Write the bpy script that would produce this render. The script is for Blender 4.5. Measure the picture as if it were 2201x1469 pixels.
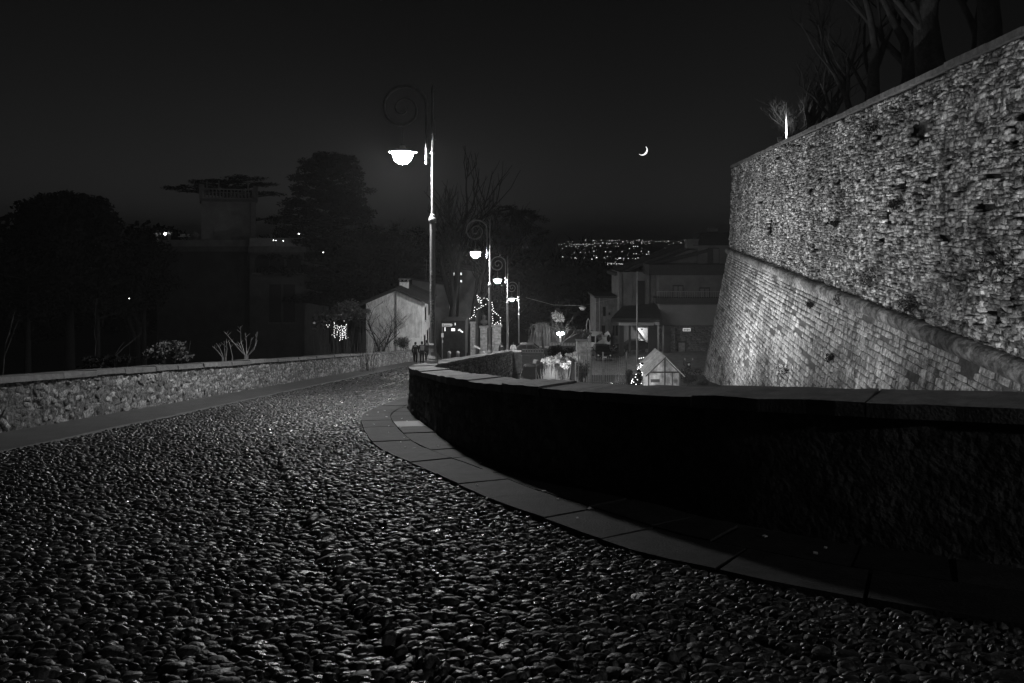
import bpy, math, random
import numpy as np
from mathutils import Vector, Matrix, Quaternion
from math import radians as R, sin, cos, pi

for o in list(bpy.data.objects):
    bpy.data.objects.remove(o)
SC = bpy.context.scene
COL = SC.collection

# ------------------------------------------------------------------ camera
F = 1467.0                       # focal length in photo pixels (24 mm on 36 mm)
CX, HY = 1100.5, 515.0           # centre column and horizon row of the photo
cam_d = bpy.data.cameras.new('camera')
cam_d.lens = 24.0
cam_d.sensor_width = 36.0
cam_d.shift_y = -(734.5 - HY) / 2201.0
cam_d.clip_start = 0.1
cam_d.clip_end = 60000
cam = bpy.data.objects.new('camera', cam_d)
COL.objects.link(cam)
cam.rotation_euler = (R(90), 0, 0)
SC.camera = cam

# ------------------------------------------------------------------ night sky
SKY = 0.062
world = bpy.data.worlds.new('World')
SC.world = world
world.use_nodes = True
nt = world.node_tree
for n in list(nt.nodes):
    nt.nodes.remove(n)
out = nt.nodes.new('ShaderNodeOutputWorld')
bg = nt.nodes.new('ShaderNodeBackground')
sky = nt.nodes.new('ShaderNodeTexSky')
sky.sky_type = 'NISHITA'
sky.sun_disc = False
sky.sun_elevation = R(-4.0)
sky.sun_rotation = R(-14)
sky.altitude = 300
bw = nt.nodes.new('ShaderNodeRGBToBW')
nt.links.new(sky.outputs['Color'], bw.inputs[0])
nt.links.new(bw.outputs[0], bg.inputs['Color'])
bg.inputs['Strength'].default_value = SKY
nt.links.new(bg.outputs[0], out.inputs[0])

SC.view_settings.view_transform = 'Standard'
SC.view_settings.look = 'None'
SC.view_settings.exposure = 0
SC.view_settings.gamma = 1
SC.view_settings.use_curve_mapping = False
SC.render.engine = 'CYCLES'
SC.cycles.use_denoising = True
try:
    SC.cycles.denoiser = 'OPENIMAGEDENOISE'
    SC.cycles.denoising_input_passes = 'RGB_ALBEDO_NORMAL'
    SC.cycles.denoising_prefilter = 'ACCURATE'
    SC.cycles.denoising_quality = 'HIGH'
except Exception:
    pass
SC.cycles.adaptive_threshold = 0.004
SC.cycles.max_bounces = 5
SC.cycles.diffuse_bounces = 3
SC.cycles.glossy_bounces = 2
SC.cycles.transmission_bounces = 4
SC.cycles.volume_bounces = 0
SC.cycles.sample_clamp_indirect = 2.0

# ------------------------------------------------------------------ strengths of the lamps that the place has
LAMP = 780.0          # street lamp bowls
FLOOD = 0.85           # floodlights under the bastion, multiplier
HAZE = 0.00038

# ------------------------------------------------------------------ helpers
def P(px, py, d):
    """a point of the place seen at a photo pixel, at distance d metres along the view axis"""
    return Vector(((px - CX) / F * d, d, -(py - HY) / F * d))

def g(y):
    """height of the sloping road at distance y"""
    return -1.55 - 0.153 * y

MATS = {}
def mat(name, base=0.2, rough=0.8, var=0.3, scale=6.0, bump=0.0, bscale=30.0, island=0.0, spec=0.4, metal=0.0, detail=5.0, pits=0.0, pscale=16.0, streak=0.0, rvar=0.0, patch=0.0):
    """grey procedural surface: noise-varied colour, per-piece variation, fine relief"""
    if name in MATS:
        return MATS[name]
    m = bpy.data.materials.new(name)
    m.use_nodes = True
    t = m.node_tree
    b = t.nodes['Principled BSDF']
    b.inputs['Roughness'].default_value = rough
    b.inputs['Metallic'].default_value = metal
    b.inputs['Specular IOR Level'].default_value = spec
    geo = t.nodes.new('ShaderNodeNewGeometry')
    nz = t.nodes.new('ShaderNodeTexNoise')
    nz.inputs['Scale'].default_value = scale
    nz.inputs['Detail'].default_value = detail
    nz.inputs['Roughness'].default_value = 0.65
    t.links.new(geo.outputs['Position'], nz.inputs['Vector'])
    mr = t.nodes.new('ShaderNodeMapRange')
    mr.inputs['From Min'].default_value = 0.3
    mr.inputs['From Max'].default_value = 0.7
    mr.inputs['To Min'].default_value = max(0.0, 1 - var)
    mr.inputs['To Max'].default_value = 1 + var
    t.links.new(nz.outputs['Fac'], mr.inputs['Value'])
    val = mr.outputs[0]
    if island > 0:
        oi = t.nodes.new('ShaderNodeObjectInfo')
        ad = t.nodes.new('ShaderNodeMath'); ad.operation = 'ADD'
        t.links.new(geo.outputs['Random Per Island'], ad.inputs[0])
        t.links.new(oi.outputs['Random'], ad.inputs[1])
        fr = t.nodes.new('ShaderNodeMath'); fr.operation = 'FRACT'
        t.links.new(ad.outputs[0], fr.inputs[0])
        mi = t.nodes.new('ShaderNodeMapRange')
        mi.inputs['To Min'].default_value = 1 - island
        mi.inputs['To Max'].default_value = 1 + island
        t.links.new(fr.outputs[0], mi.inputs['Value'])
        mu = t.nodes.new('ShaderNodeMath'); mu.operation = 'MULTIPLY'
        t.links.new(val, mu.inputs[0]); t.links.new(mi.outputs[0], mu.inputs[1])
        val = mu.outputs[0]
    def layer(vec, sc, lo, hi, tmin):
        q = t.nodes.new('ShaderNodeTexNoise')
        q.inputs['Scale'].default_value = sc
        q.inputs['Detail'].default_value = 6
        q.inputs['Roughness'].default_value = 0.7
        t.links.new(vec, q.inputs['Vector'])
        r = t.nodes.new('ShaderNodeMapRange')
        r.inputs['From Min'].default_value = lo; r.inputs['From Max'].default_value = hi
        r.inputs['To Min'].default_value = tmin; r.inputs['To Max'].default_value = 1.0
        t.links.new(q.outputs['Fac'], r.inputs['Value'])
        return r.outputs[0]
    def times(x, y):
        q = t.nodes.new('ShaderNodeMath'); q.operation = 'MULTIPLY'
        t.links.new(x, q.inputs[0]); t.links.new(y, q.inputs[1])
        return q.outputs[0]
    if pits > 0:
        val = times(val, layer(geo.outputs['Position'], pscale, .40, .56, 1 - pits))
    if patch > 0:
        val = times(val, layer(geo.outputs['Position'], .42, .40, .62, 1 - patch))
    if streak > 0:
        mp = t.nodes.new('ShaderNodeMapping')
        mp.inputs['Scale'].default_value = (1.0, 1.0, .16)
        t.links.new(geo.outputs['Position'], mp.inputs['Vector'])
        val = times(val, layer(mp.outputs[0], 4.5, .36, .60, 1 - streak))
    if rvar > 0:
        o2 = t.nodes.new('ShaderNodeObjectInfo')
        s2 = t.nodes.new('ShaderNodeMath'); s2.operation = 'ADD'
        t.links.new(geo.outputs['Random Per Island'], s2.inputs[0]); t.links.new(o2.outputs['Random'], s2.inputs[1])
        m2 = t.nodes.new('ShaderNodeMath'); m2.operation = 'MULTIPLY'; m2.inputs[1].default_value = 7.31
        t.links.new(s2.outputs[0], m2.inputs[0])
        f2 = t.nodes.new('ShaderNodeMath'); f2.operation = 'FRACT'
        t.links.new(m2.outputs[0], f2.inputs[0])
        r2 = t.nodes.new('ShaderNodeMapRange')
        r2.inputs['To Min'].default_value = max(.05, rough - rvar); r2.inputs['To Max'].default_value = min(1, rough + rvar)
        t.links.new(f2.outputs[0], r2.inputs['Value'])
        t.links.new(r2.outputs[0], b.inputs['Roughness'])
    fi = t.nodes.new('ShaderNodeMath'); fi.operation = 'MULTIPLY'; fi.use_clamp = True
    fi.inputs[1].default_value = base
    t.links.new(val, fi.inputs[0])
    t.links.new(fi.outputs[0], b.inputs['Base Color'])
    if bump > 0:
        n2 = t.nodes.new('ShaderNodeTexNoise')
        n2.inputs['Scale'].default_value = bscale
        n2.inputs['Detail'].default_value = 4
        t.links.new(geo.outputs['Position'], n2.inputs['Vector'])
        bp = t.nodes.new('ShaderNodeBump')
        bp.inputs['Strength'].default_value = min(1.0, bump)
        bp.inputs['Distance'].default_value = 0.6 / bscale * max(1.0, bump)
        t.links.new(n2.outputs['Fac'], bp.inputs['Height'])
        t.links.new(bp.outputs[0], b.inputs['Normal'])
    MATS[name] = m
    return m

def emit(name, strength=1.0):
    if name in MATS:
        return MATS[name]
    m = bpy.data.materials.new(name)
    m.use_nodes = True
    t = m.node_tree
    b = t.nodes['Principled BSDF']
    b.inputs['Base Color'].default_value = (.8, .8, .8, 1)
    b.inputs['Emission Color'].default_value = (1, 1, 1, 1)
    b.inputs['Emission Strength'].default_value = strength
    if strength < 100:                       # small decorations: seen, but not worth sampling as lamps
        m.cycles.emission_sampling = 'NONE'
    MATS[name] = m
    return m

def glassmat(name, rough=0.1, base=0.6, trans=0.8):
    if name in MATS:
        return MATS[name]
    m = bpy.data.materials.new(name)
    m.use_nodes = True
    b = m.node_tree.nodes['Principled BSDF']
    b.inputs['Base Color'].default_value = (base, base, base, 1)
    b.inputs['Roughness'].default_value = rough
    b.inputs['Transmission Weight'].default_value = trans
    b.inputs['IOR'].default_value = 1.1
    MATS[name] = m
    return m

WLOC = {}
def link(o, parent=None, loc=None):
    COL.objects.link(o)
    if parent is not None:
        o.parent = parent
        WLOC[o.name] = WLOC[parent.name].copy()
    else:
        WLOC[o.name] = Vector(loc) if loc is not None else Vector((0, 0, 0))
        if loc is not None:
            o.location = loc
    return o

def tag(o, label=None, cat=None, group=None, kind=None):
    if label: o['label'] = label
    if cat: o['category'] = cat
    if group: o['group'] = group
    if kind: o['kind'] = kind
    return o

def thing(name, label, cat, loc, group=None):
    o = bpy.data.objects.new(name, None)
    o.empty_display_size = 0.2
    link(o, None, Vector(loc))
    return tag(o, label, cat, group)

def fast_mesh(name, v, f):
    v = np.ascontiguousarray(v, dtype=np.float32)
    f = np.ascontiguousarray(f, dtype=np.int32)
    me = bpy.data.meshes.new(name)
    n, k = f.shape
    me.vertices.add(len(v)); me.vertices.foreach_set('co', v.ravel())
    me.loops.add(n * k); me.loops.foreach_set('vertex_index', f.ravel())
    me.polygons.add(n)
    me.polygons.foreach_set('loop_start', np.arange(0, n * k, k, dtype=np.int32))
    me.update(calc_edges=True)
    return me

def np_obj(name, v, f, m, parent=None, smooth=False, loc=None):
    w = WLOC[parent.name] if parent is not None else (Vector(loc) if loc is not None else Vector((0, 0, 0)))
    me = fast_mesh(name, np.asarray(v) - np.array(w), f)
    if smooth:
        me.polygons.foreach_set('use_smooth', np.ones(len(me.polygons), dtype=bool))
    me.materials.append(m)
    o = bpy.data.objects.new(name, me)
    return link(o, parent, loc)

class MB:
    def __init__(s):
        s.v = []; s.f = []
    def add(s, vs, fs):
        o = len(s.v)
        s.v.extend(tuple(x) for x in vs)
        s.f.extend(tuple(i + o for i in q) for q in fs)
        return s
    def hexa(s, a):
        """8 points: bottom ring of four, top ring of four"""
        return s.add(a, [(3, 2, 1, 0), (4, 5, 6, 7), (0, 1, 5, 4), (1, 2, 6, 5), (2, 3, 7, 6), (3, 0, 4, 7)])
    def box(s, c, d, rz=0.0, rx=0.0, ry=0.0):
        m = Matrix.Rotation(rz, 3, 'Z') @ Matrix.Rotation(rx, 3, 'X') @ Matrix.Rotation(ry, 3, 'Y')
        c = Vector(c)
        q = []
        for z in (-.5, .5):
            for x, y in ((-.5, -.5), (.5, -.5), (.5, .5), (-.5, .5)):
                q.append(c + m @ Vector((x * d[0], y * d[1], z * d[2])))
        return s.hexa(q)
    def bbox(s, x0, x1, y0, y1, z0, z1):
        return s.box(((x0 + x1) / 2, (y0 + y1) / 2, (z0 + z1) / 2), (x1 - x0, y1 - y0, z1 - z0))
    def cbox(s, c, d, b, rz=0.0):
        """box with chamfered edges"""
        c = Vector(c); m = Matrix.Rotation(rz, 3, 'Z')
        hx, hy, hz = d[0] / 2, d[1] / 2, d[2] / 2
        rings = [(hx - b, hy - b, -hz), (hx, hy, -hz + b), (hx, hy, hz - b), (hx - b, hy - b, hz)]
        q = []
        for ax, ay, z in rings:
            for sx, sy in ((-1, -1), (1, -1), (1, 1), (-1, 1)):
                q.append(c + m @ Vector((sx * ax, sy * ay, z)))
        fs = [(3, 2, 1, 0), (12, 13, 14, 15)]
        for r in range(3):
            for i in range(4):
                j = (i + 1) % 4
                fs.append((r * 4 + i, r * 4 + j, r * 4 + 4 + j, r * 4 + 4 + i))
        return s.add(q, fs)
    def tube(s, pts, rad, n=6, cap=True, closed=False):
        pts = [Vector(p) for p in pts]
        if not isinstance(rad, (list, tuple)):
            rad = [rad] * len(pts)
        up = None
        vs = []
        L = len(pts)
        for i, p in enumerate(pts):
            d = (pts[min(i + 1, L - 1)] - pts[max(i - 1, 0)])
            if d.length < 1e-9: d = Vector((0, 0, 1))
            d.normalize()
            if up is None:
                a = Vector((0, 0, 1)) if abs(d.z) < .9 else Vector((1, 0, 0))
                up = (a - d * a.dot(d)).normalized()
            else:
                up = (up - d * up.dot(d))
                up = up.normalized() if up.length > 1e-6 else d.orthogonal().normalized()
            sd = d.cross(up)
            for k in range(n):
                t = 2 * pi * k / n
                vs.append(p + (up * cos(t) + sd * sin(t)) * rad[i])
        fs = []
        for i in range(L - 1):
            for k in range(n):
                k2 = (k + 1) % n
                fs.append((i * n + k, i * n + k2, (i + 1) * n + k2, (i + 1) * n + k))
        if cap:
            fs.append(tuple(range(n - 1, -1, -1)))
            fs.append(tuple((L - 1) * n + k for k in range(n)))
        return s.add(vs, fs)
    def lathe(s, prof, n=16, c=(0, 0, 0), a0=0.0):
        c = Vector(c); vs = []; fs = []
        for r, z in prof:
            for k in range(n):
                t = 2 * pi * k / n + a0
                vs.append(c + Vector((r * cos(t), r * sin(t), z)))
        for i in range(len(prof) - 1):
            for k in range(n):
                k2 = (k + 1) % n
                fs.append((i * n + k, i * n + k2, (i + 1) * n + k2, (i + 1) * n + k))
        fs.append(tuple(range(n - 1, -1, -1)))
        fs.append(tuple((len(prof) - 1) * n + k for k in range(n)))
        return s.add(vs, fs)
    def ball(s, c, r, n=8, m=5, sz=1.0):
        pr = []
        for i in range(m + 1):
            t = -pi / 2 + pi * i / m
            pr.append((max(1e-4, r * cos(t)), r * sz * sin(t)))
        return s.lathe(pr, n, c)
    def prism(s, poly, off):
        """polygon (list of 3D points) pushed along off"""
        n = len(poly); off = Vector(off)
        vs = [Vector(p) for p in poly] + [Vector(p) + off for p in poly]
        fs = [tuple(range(n - 1, -1, -1)), tuple(range(n, 2 * n))]
        for i in range(n):
            j = (i + 1) % n
            fs.append((i, j, n + j, n + i))
        return s.add(vs, fs)
    def build(s, name, m, parent=None, smooth=False, loc=None, kind=None, label=None):
        w = WLOC[parent.name] if parent is not None else (Vector(loc) if loc is not None else Vector((0, 0, 0)))
        me = bpy.data.meshes.new(name)
        me.from_pydata([(a[0] - w.x, a[1] - w.y, a[2] - w.z) for a in s.v], [], s.f)
        if smooth:
            me.polygons.foreach_set('use_smooth', np.ones(len(me.polygons), dtype=bool))
        me.update()
        me.materials.append(m)
        o = bpy.data.objects.new(name, me)
        link(o, parent, loc)
        if kind: o['kind'] = kind
        if label: o['label'] = label
        return o

def dup(root, loc, rz=0.0, label=None):
    r = root.copy(); COL.objects.link(r)
    r.location = loc; r.rotation_euler = (0, 0, rz)
    WLOC[r.name] = Vector(loc)
    if label: r['label'] = label
    for ch in list(root.children):
        c = ch.copy(); COL.objects.link(c); c.parent = r
        for gch in list(ch.children):
            e = gch.copy(); COL.objects.link(e); e.parent = c
    return r

def catmull(pts, n=6):
    pts = [np.array(p, float) for p in pts]
    out = []
    for i in range(len(pts) - 1):
        p0 = pts[max(i - 1, 0)]; p1 = pts[i]; p2 = pts[i + 1]; p3 = pts[min(i + 2, len(pts) - 1)]
        for k in range(n):
            t = k / n
            out.append(.5 * ((2 * p1) + (-p0 + p2) * t + (2 * p0 - 5 * p1 + 4 * p2 - p3) * t * t + (-p0 + 3 * p1 - 3 * p2 + p3) * t ** 3))
    out.append(pts[-1])
    return np.array(out)

class Path:
    """arc-length parametrised plan curve"""
    def __init__(s, pts):
        s.p = np.asarray(pts, float)
        d = np.linalg.norm(np.diff(s.p, axis=0), axis=1)
        s.s = np.concatenate([[0], np.cumsum(d)])
        s.len = s.s[-1]
    def at(s, t):
        return np.stack([np.interp(t, s.s, s.p[:, 0]), np.interp(t, s.s, s.p[:, 1])], -1)
    def tan(s, t, e=0.15):
        a = s.at(np.clip(np.asarray(t) + e, 0, s.len)) - s.at(np.clip(np.asarray(t) - e, 0, s.len))
        return a / np.maximum(1e-9, np.linalg.norm(a, axis=-1, keepdims=True))
    def near_y(s, y):
        return float(np.interp(y, s.p[:, 1], s.s))

# stone pieces: a pillow of 17 points, 24 triangles
def pillow_protos(k, rng, sup=0.55, jit=0.10, inset=0.80):
    out = []
    for _ in range(k):
        ring = []
        for i in range(8):
            t = 2 * pi * (i + .5) / 8
            c, s_ = cos(t), sin(t)
            x = math.copysign(abs(c) ** sup, c) * .5
            y = math.copysign(abs(s_) ** sup, s_) * .5
            ring.append((x * (1 + rng.uniform(-jit, jit)), y * (1 + rng.uniform(-jit, jit))))
        v = [(x, y, 0.0) for x, y in ring]
        v += [(x * inset, y * inset, 1 + rng.uniform(-.14, .08)) for x, y in ring]
        v.append((rng.uniform(-.1, .1), rng.uniform(-.1, .1), 1 + rng.uniform(-.06, .14)))
        out.append(v)
    return np.array(out)
PILLOW_F = []
for i in range(8):
    j = (i + 1) % 8
    PILLOW_F += [(i, j, 8 + j), (i, 8 + j, 8 + i), (8 + i, 8 + j, 16)]
PILLOW_F = np.array(PILLOW_F)

def place_pieces(protos, faces, idx, pos, U, V, W, size):
    """vectorised: each piece proto[idx] scaled by size and set in the frame U, V, W at pos -> verts, faces"""
    p = protos[idx] * size[:, None, :]
    v = pos[:, None, :] + p[..., 0:1] * U[:, None, :] + p[..., 1:2] * V[:, None, :] + p[..., 2:3] * W[:, None, :]
    n, k = p.shape[:2]
    f = faces[None] + (np.arange(n) * k)[:, None, None]
    return v.reshape(-1, 3), f.reshape(-1, faces.shape[1])

def piece_objects(name, protos, faces, idx, pos, U, V, W, size, m, parent, smooth=False):
    """the same pieces as separate objects that share mesh data"""
    key = name + '_shape'
    meshes = []
    for i in range(len(protos)):
        me = fast_mesh(key, protos[i], faces)
        if smooth:
            me.polygons.foreach_set('use_smooth', np.ones(len(me.polygons), dtype=bool))
        me.materials.append(m)
        meshes.append(me)
    w = WLOC[parent.name]
    for k in range(len(pos)):
        o = bpy.data.objects.new(name, meshes[int(idx[k])])
        COL.objects.link(o)
        o.parent = parent
        M = Matrix(((U[k][0], V[k][0], W[k][0]), (U[k][1], V[k][1], W[k][1]), (U[k][2], V[k][2], W[k][2]))).to_4x4()
        S = Matrix.Diagonal((size[k][0], size[k][1], size[k][2], 1))
        o.matrix_basis = Matrix.Translation(Vector(pos[k]) - w) @ M @ S

def unit(a):
    return a / np.maximum(1e-9, np.linalg.norm(a, axis=-1, keepdims=True))

def frustum(pos, margin=0.12):
    """which points the photograph's frame covers, with a margin round it"""
    y = np.maximum(pos[:, 1], .05)
    px = pos[:, 0] / y * F + CX
    py = HY - pos[:, 2] / y * F
    mx, my = 2201 * margin, 1469 * margin
    return (pos[:, 1] > .3) & (px > -mx) & (px < 2201 + mx) & (py > -my) & (py < 1469 + my)

def in_frame(pos):
    return frustum(pos, -0.01)

def split_nearest(pos, size, extra_ok, n=300):
    """indices of the n pieces that show largest, and the rest"""
    app = size / np.maximum(.5, pos[:, 1])
    app = np.where(in_frame(pos) & extra_ok, app, 0)
    order = np.argsort(-app)
    n = min(n, int((app > 0).sum()))
    return order[:n], order[n:]

# leaves: random small faces spread through ellipsoids
def leaf_cloud(clumps, size, rng, flat=0.0, asp=0.5):
    V = []
    for (c, r, n) in clumps:
        d = rng.normal(size=(n, 3)); d = unit(d)
        rad = rng.random((n, 1)) ** .45
        p = np.array(c) + d * rad * np.array(r)
        a = unit(rng.normal(size=(n, 3)) * np.array([1, 1, 1 - flat * .8]))
        b = unit(np.cross(a, rng.normal(size=(n, 3))))
        s = size * rng.uniform(.6, 1.5, (n, 1))
        V.append(np.stack([p - a * s, p + b * s * asp, p + a * s, p - b * s * asp], 1))
    V = np.concatenate(V).reshape(-1, 3)
    f = np.arange(len(V)).reshape(-1, 4)
    return V, f

def bare_tree_mesh(base, height, r0, rng, depth=5, spread=0.55, lean=(0, 0), first=0.3, kids=(2, 4), up=0.25, rk=(.42, .62)):
    """branching skeleton -> (limb MB, twig MB)"""
    limbs, twigs = MB(), MB()
    def grow(p, d, L, r, lv):
        pts = [p]; rad = [r]
        n = 4 if lv < 2 else 3
        q = p.copy()
        for i in range(n):
            d = (d + Vector((rng.uniform(-1, 1), rng.uniform(-1, 1), rng.uniform(-.5, 1))) * .13 + Vector((0, 0, up * .12))).normalized()
            q = q + d * (L / n)
            pts.append(q.copy()); rad.append(r * (1 - .45 * (i + 1) / n))
        (limbs if lv < 2 else twigs).tube(pts, rad, 7 if lv == 0 else (5 if lv < 3 else 3), cap=False)
        if lv >= depth: return
        k = rng.randint(*kids)
        for j in range(k):
            t = rng.uniform(.45, 1.0) if lv > 0 else rng.uniform(.75, 1.0)
            a = pts[int(t * n)] if j else pts[-1]
            az = rng.uniform(0, 2 * pi)
            side = Vector((cos(az), sin(az), rng.uniform(-.1, .5)))
            nd = (d * (1 - spread) + side * spread).normalized()
            grow(a.copy(), nd, L * rng.uniform(.55, .85), r * rng.uniform(*rk), lv + 1)
    grow(Vector(base), Vector((lean[0], lean[1], 1)).normalized(), height * first, r0, 0)
    return limbs, twigs
# ================================================================== materials of the setting
M_MORTAR = mat('cobble_bed', .02, .9, .4, 9, .6, 60)
M_COBBLE = mat('river_cobble', .045, .44, .5, 26, .7, 60, island=.65, spec=.55, rvar=.24, patch=.4)
M_CEMENT = mat('worn_cement', .045, .75, .3, 2.2, .5, 90)
M_SLAB = mat('paving_stone', .036, .75, .35, 3, .7, 50, island=.3, spec=.25, pits=.35, pscale=9)
M_DIRT = mat('dark_soil', .03, .95, .4, 1.5, .5, 12)
M_RUBBLE = mat('rubble_stone', .28, .85, .5, 14, 1.0, 45, island=.6, detail=8, pits=.7, pscale=22)
M_WMORTAR = mat('lime_mortar', .15, .95, .5, 7, 1.0, 40, pits=.75, pscale=14, detail=8)
M_COPING = mat('coping_stone', .11, .75, .4, 7, .8, 40, island=.25)
M_PLASTER = mat('rough_render', .13, .95, .6, 5, 1.0, 18, pits=.6, pscale=4, patch=.5)
M_BSTONE = mat('fortress_stone', .55, .85, .5, 5, 1.0, 20, island=.65, detail=9, pits=.92, pscale=4.0, streak=.6, patch=.6)
M_BLOCK = mat('dressed_block', .60, .85, .4, 6, 1.0, 24, island=.28, detail=9, pits=.6, pscale=8, streak=.92, patch=.5)
M_BMORTAR = mat('fortress_mortar', .05, .95, .5, 5, 1.0, 25)
M_CORDON = mat('cordon_stone', .17, .85, .5, 4, 1.0, 10, island=.4, pits=.6, pscale=4, patch=.4)

# ================================================================== right kerb and wall lines
K = Path(catmull([(17.0, -10.0), (11.6, -4.4), (8.2, -.85), (6.4, .95), (4.9, 2.35), (3.6, 3.12), (2.67, 3.68), (1.88, 4.15), (1.47, 4.48), (.865, 5.0), (.286, 5.87), (-.17, 6.54),
                  (-.6, 7.35), (-1.08, 8.3), (-1.6, 9.2), (-2.16, 10.5), (-2.77, 12.6), (-3.13, 14.2), (-3.22, 15.6),
                  (-3.14, 17.4), (-3.04, 19.8), (-2.95, 24), (-2.6, 31), (-2.0, 41), (-.95, 57.5), (1.1, 86)], 5))
Wl = Path(catmull([(18.0, -9.4), (12.6, -3.8), (9.2, -.2), (7.4, 1.55), (5.9, 2.95), (5.0, 3.55), (4.2, 4.1), (3.28, 4.72), (2.3, 5.5), (1.24, 6.6), (.35, 7.85), (-.35, 9.2), (-.95, 10.6), (-1.53, 12.7),
                   (-2.05, 14.5), (-2.36, 15.9), (-2.5, 17.5), (-2.62, 19.6), (-2.45, 25), (-2.15, 31), (-1.66, 40.5), (-.75, 57.2)], 5))

def kerb_x(y):
    return np.interp(y, K.p[:, 1], K.p[:, 0])
def wall_x(y):
    return np.interp(y, Wl.p[:, 1], Wl.p[:, 0])

# ================================================================== ground
def terrain_z(x, y):
    if y > 95:
        t = min(1, (y - 95) / 260.0)
        s = t * t * (3 - 2 * t)
        return (g(95) - .4) * (1 - s) + -25.5 * s
    if x < -8.55:
        dx = min(1.0, (-8.55 - x) / 60.0)
        return max(g(y) - 1.7, -13.6) - 1.5 * dx
    wr = float(wall_x(y)) + .25 if y < 57.5 else .3 + (y - 57.5) * .06
    if x <= wr:
        return g(y) - .25
    return max(g(y) - 1.7, -12.55)

xs = [-260, -160, -110, -80, -60, -45, -34, -26, -20, -15, -12, -10, -8.9, -8.5, -7.2, -5, -3, -2, -1.3, -.6, 0, .6, 1.2, 1.8, 2.4, 3, 3.6, 4.2, 5, 6, 7.5, 9, 11, 13, 15, 18, 22, 28, 40, 70, 120, 260]
ys = [-30, -15, -6, 0, 2, 3, 4, 4.7, 5.5, 6.5, 7.5, 8.5, 10, 11.5, 13, 15, 17, 20, 24, 28, 33, 38, 43, 48, 53, 57, 58, 60, 64, 68, 74, 82, 90, 95, 110, 140, 180, 230, 290, 360]
tv = []; tf = []
for y in ys:
    for x in xs:
        tv.append((x, y, terrain_z(x, y)))
nx = len(xs)
for j in range(len(ys) - 1):
    for i in range(nx - 1):
        tf.append((j * nx + i, j * nx + i + 1, (j + 1) * nx + i + 1, (j + 1) * nx + i))
tag(np_obj('ground', tv, tf, M_DIRT), 'dark sloping ground of the gardens below the road', kind='structure')
pv = []
for y, z in ((300, -24.0), (1400, -3.0), (1700, -3.3)):
    for x in (-1900, 1900):
        pv.append((x, y, z))
tag(np_obj('plain', pv, [(0, 1, 3, 2), (2, 3, 5, 4)], mat('dark_plain', .006, 1, .6, .02)), 'dark plain stretching away below the hill', kind='structure')

# ------------------------------------------------------------------ road
road = bpy.data.objects.new('road', None)
link(road, None, (0, 0, 0)); tag(road, 'cobbled road running downhill between stone parapets', kind='structure')
rv = []; rf = []
rys = list(np.concatenate([np.arange(-8, 3, 1.0), np.arange(3, 24, .8), np.arange(24, 96, 3)]))
for y in rys:
    kx = float(kerb_x(y)) if y > -4.3 else 11.6 + (-4.3 - y)
    for q in np.linspace(-7.25, kx + .15, 7):
        rv.append((q, y, g(y) + .001))
for j in range(len(rys) - 1):
    for i in range(6):
        rf.append((j * 7 + i, j * 7 + i + 1, j * 7 + 8 + i, j * 7 + 7 + i))
np_obj('road_bed', rv, rf, M_MORTAR, road)

rng = np.random.default_rng(5)
def cobble_protos(k, nr, nh):
    out = []
    hs = [(-.35, 1.0), (.5, .92), (.88, .62)] if nh == 3 else [(-.2, 1.0), (.7, .72)]
    for _ in range(k):
        v = []
        sq = rng.uniform(.75, 1.0)
        ph = rng.uniform(-.3, .3)
        jt = 1 + rng.uniform(-.20, .20, nr)
        for h, r in hs:
            for i in range(nr):
                t = 2 * pi * i / nr + ph
                c, s = cos(t), sin(t)
                v.append((math.copysign(abs(c) ** sq, c) * .5 * r * jt[i], math.copysign(abs(s) ** sq, s) * .5 * r * jt[i], h + rng.uniform(-.06, .06)))
        v.append((rng.uniform(-.08, .08), rng.uniform(-.08, .08), 1.0 + rng.uniform(-.08, .08)))
        out.append(v)
    f = []
    for l in range(nh - 1):
        for i in range(nr):
            j = (i + 1) % nr
            a, b = l * nr, (l + 1) * nr
            f += [(a + i, a + j, b + j), (a + i, b + j, b + i)]
    top = nh * nr
    for i in range(nr):
        f.append(((nh - 1) * nr + i, (nh - 1) * nr + (i + 1) % nr, top))
    return np.array(out), np.array(f)

CP, CF = cobble_protos(14, 9, 3)
CP2, CF2 = cobble_protos(8, 6, 2)

def cobble_field(y0, y1, sx, sy):
    rows = []
    y = y0
    while y < y1:
        xr = float(kerb_x(max(2.36, y + .02)))
        lo, hi = max(-7.15, -.95 * y - 1.2), min(xr + .05, .95 * y + 1.2)
        if hi > lo:
            n = int((hi - lo) / sx)
            x = lo + (np.arange(n) + rng.random()) * sx + rng.normal(0, sx * .13, n)
            yy = y + rng.normal(0, sy * .20, n) + .018 * np.sin(x * 2.1 + y * 3)
            rows.append(np.stack([x, yy], 1))
        y += sy * rng.uniform(.92, 1.08)
    p = np.concatenate(rows)
    ok = (p[:, 0] > -7.16) & (p[:, 0] < kerb_x(np.maximum(p[:, 1], 2.36)) - .004)
    return p[ok]

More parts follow.
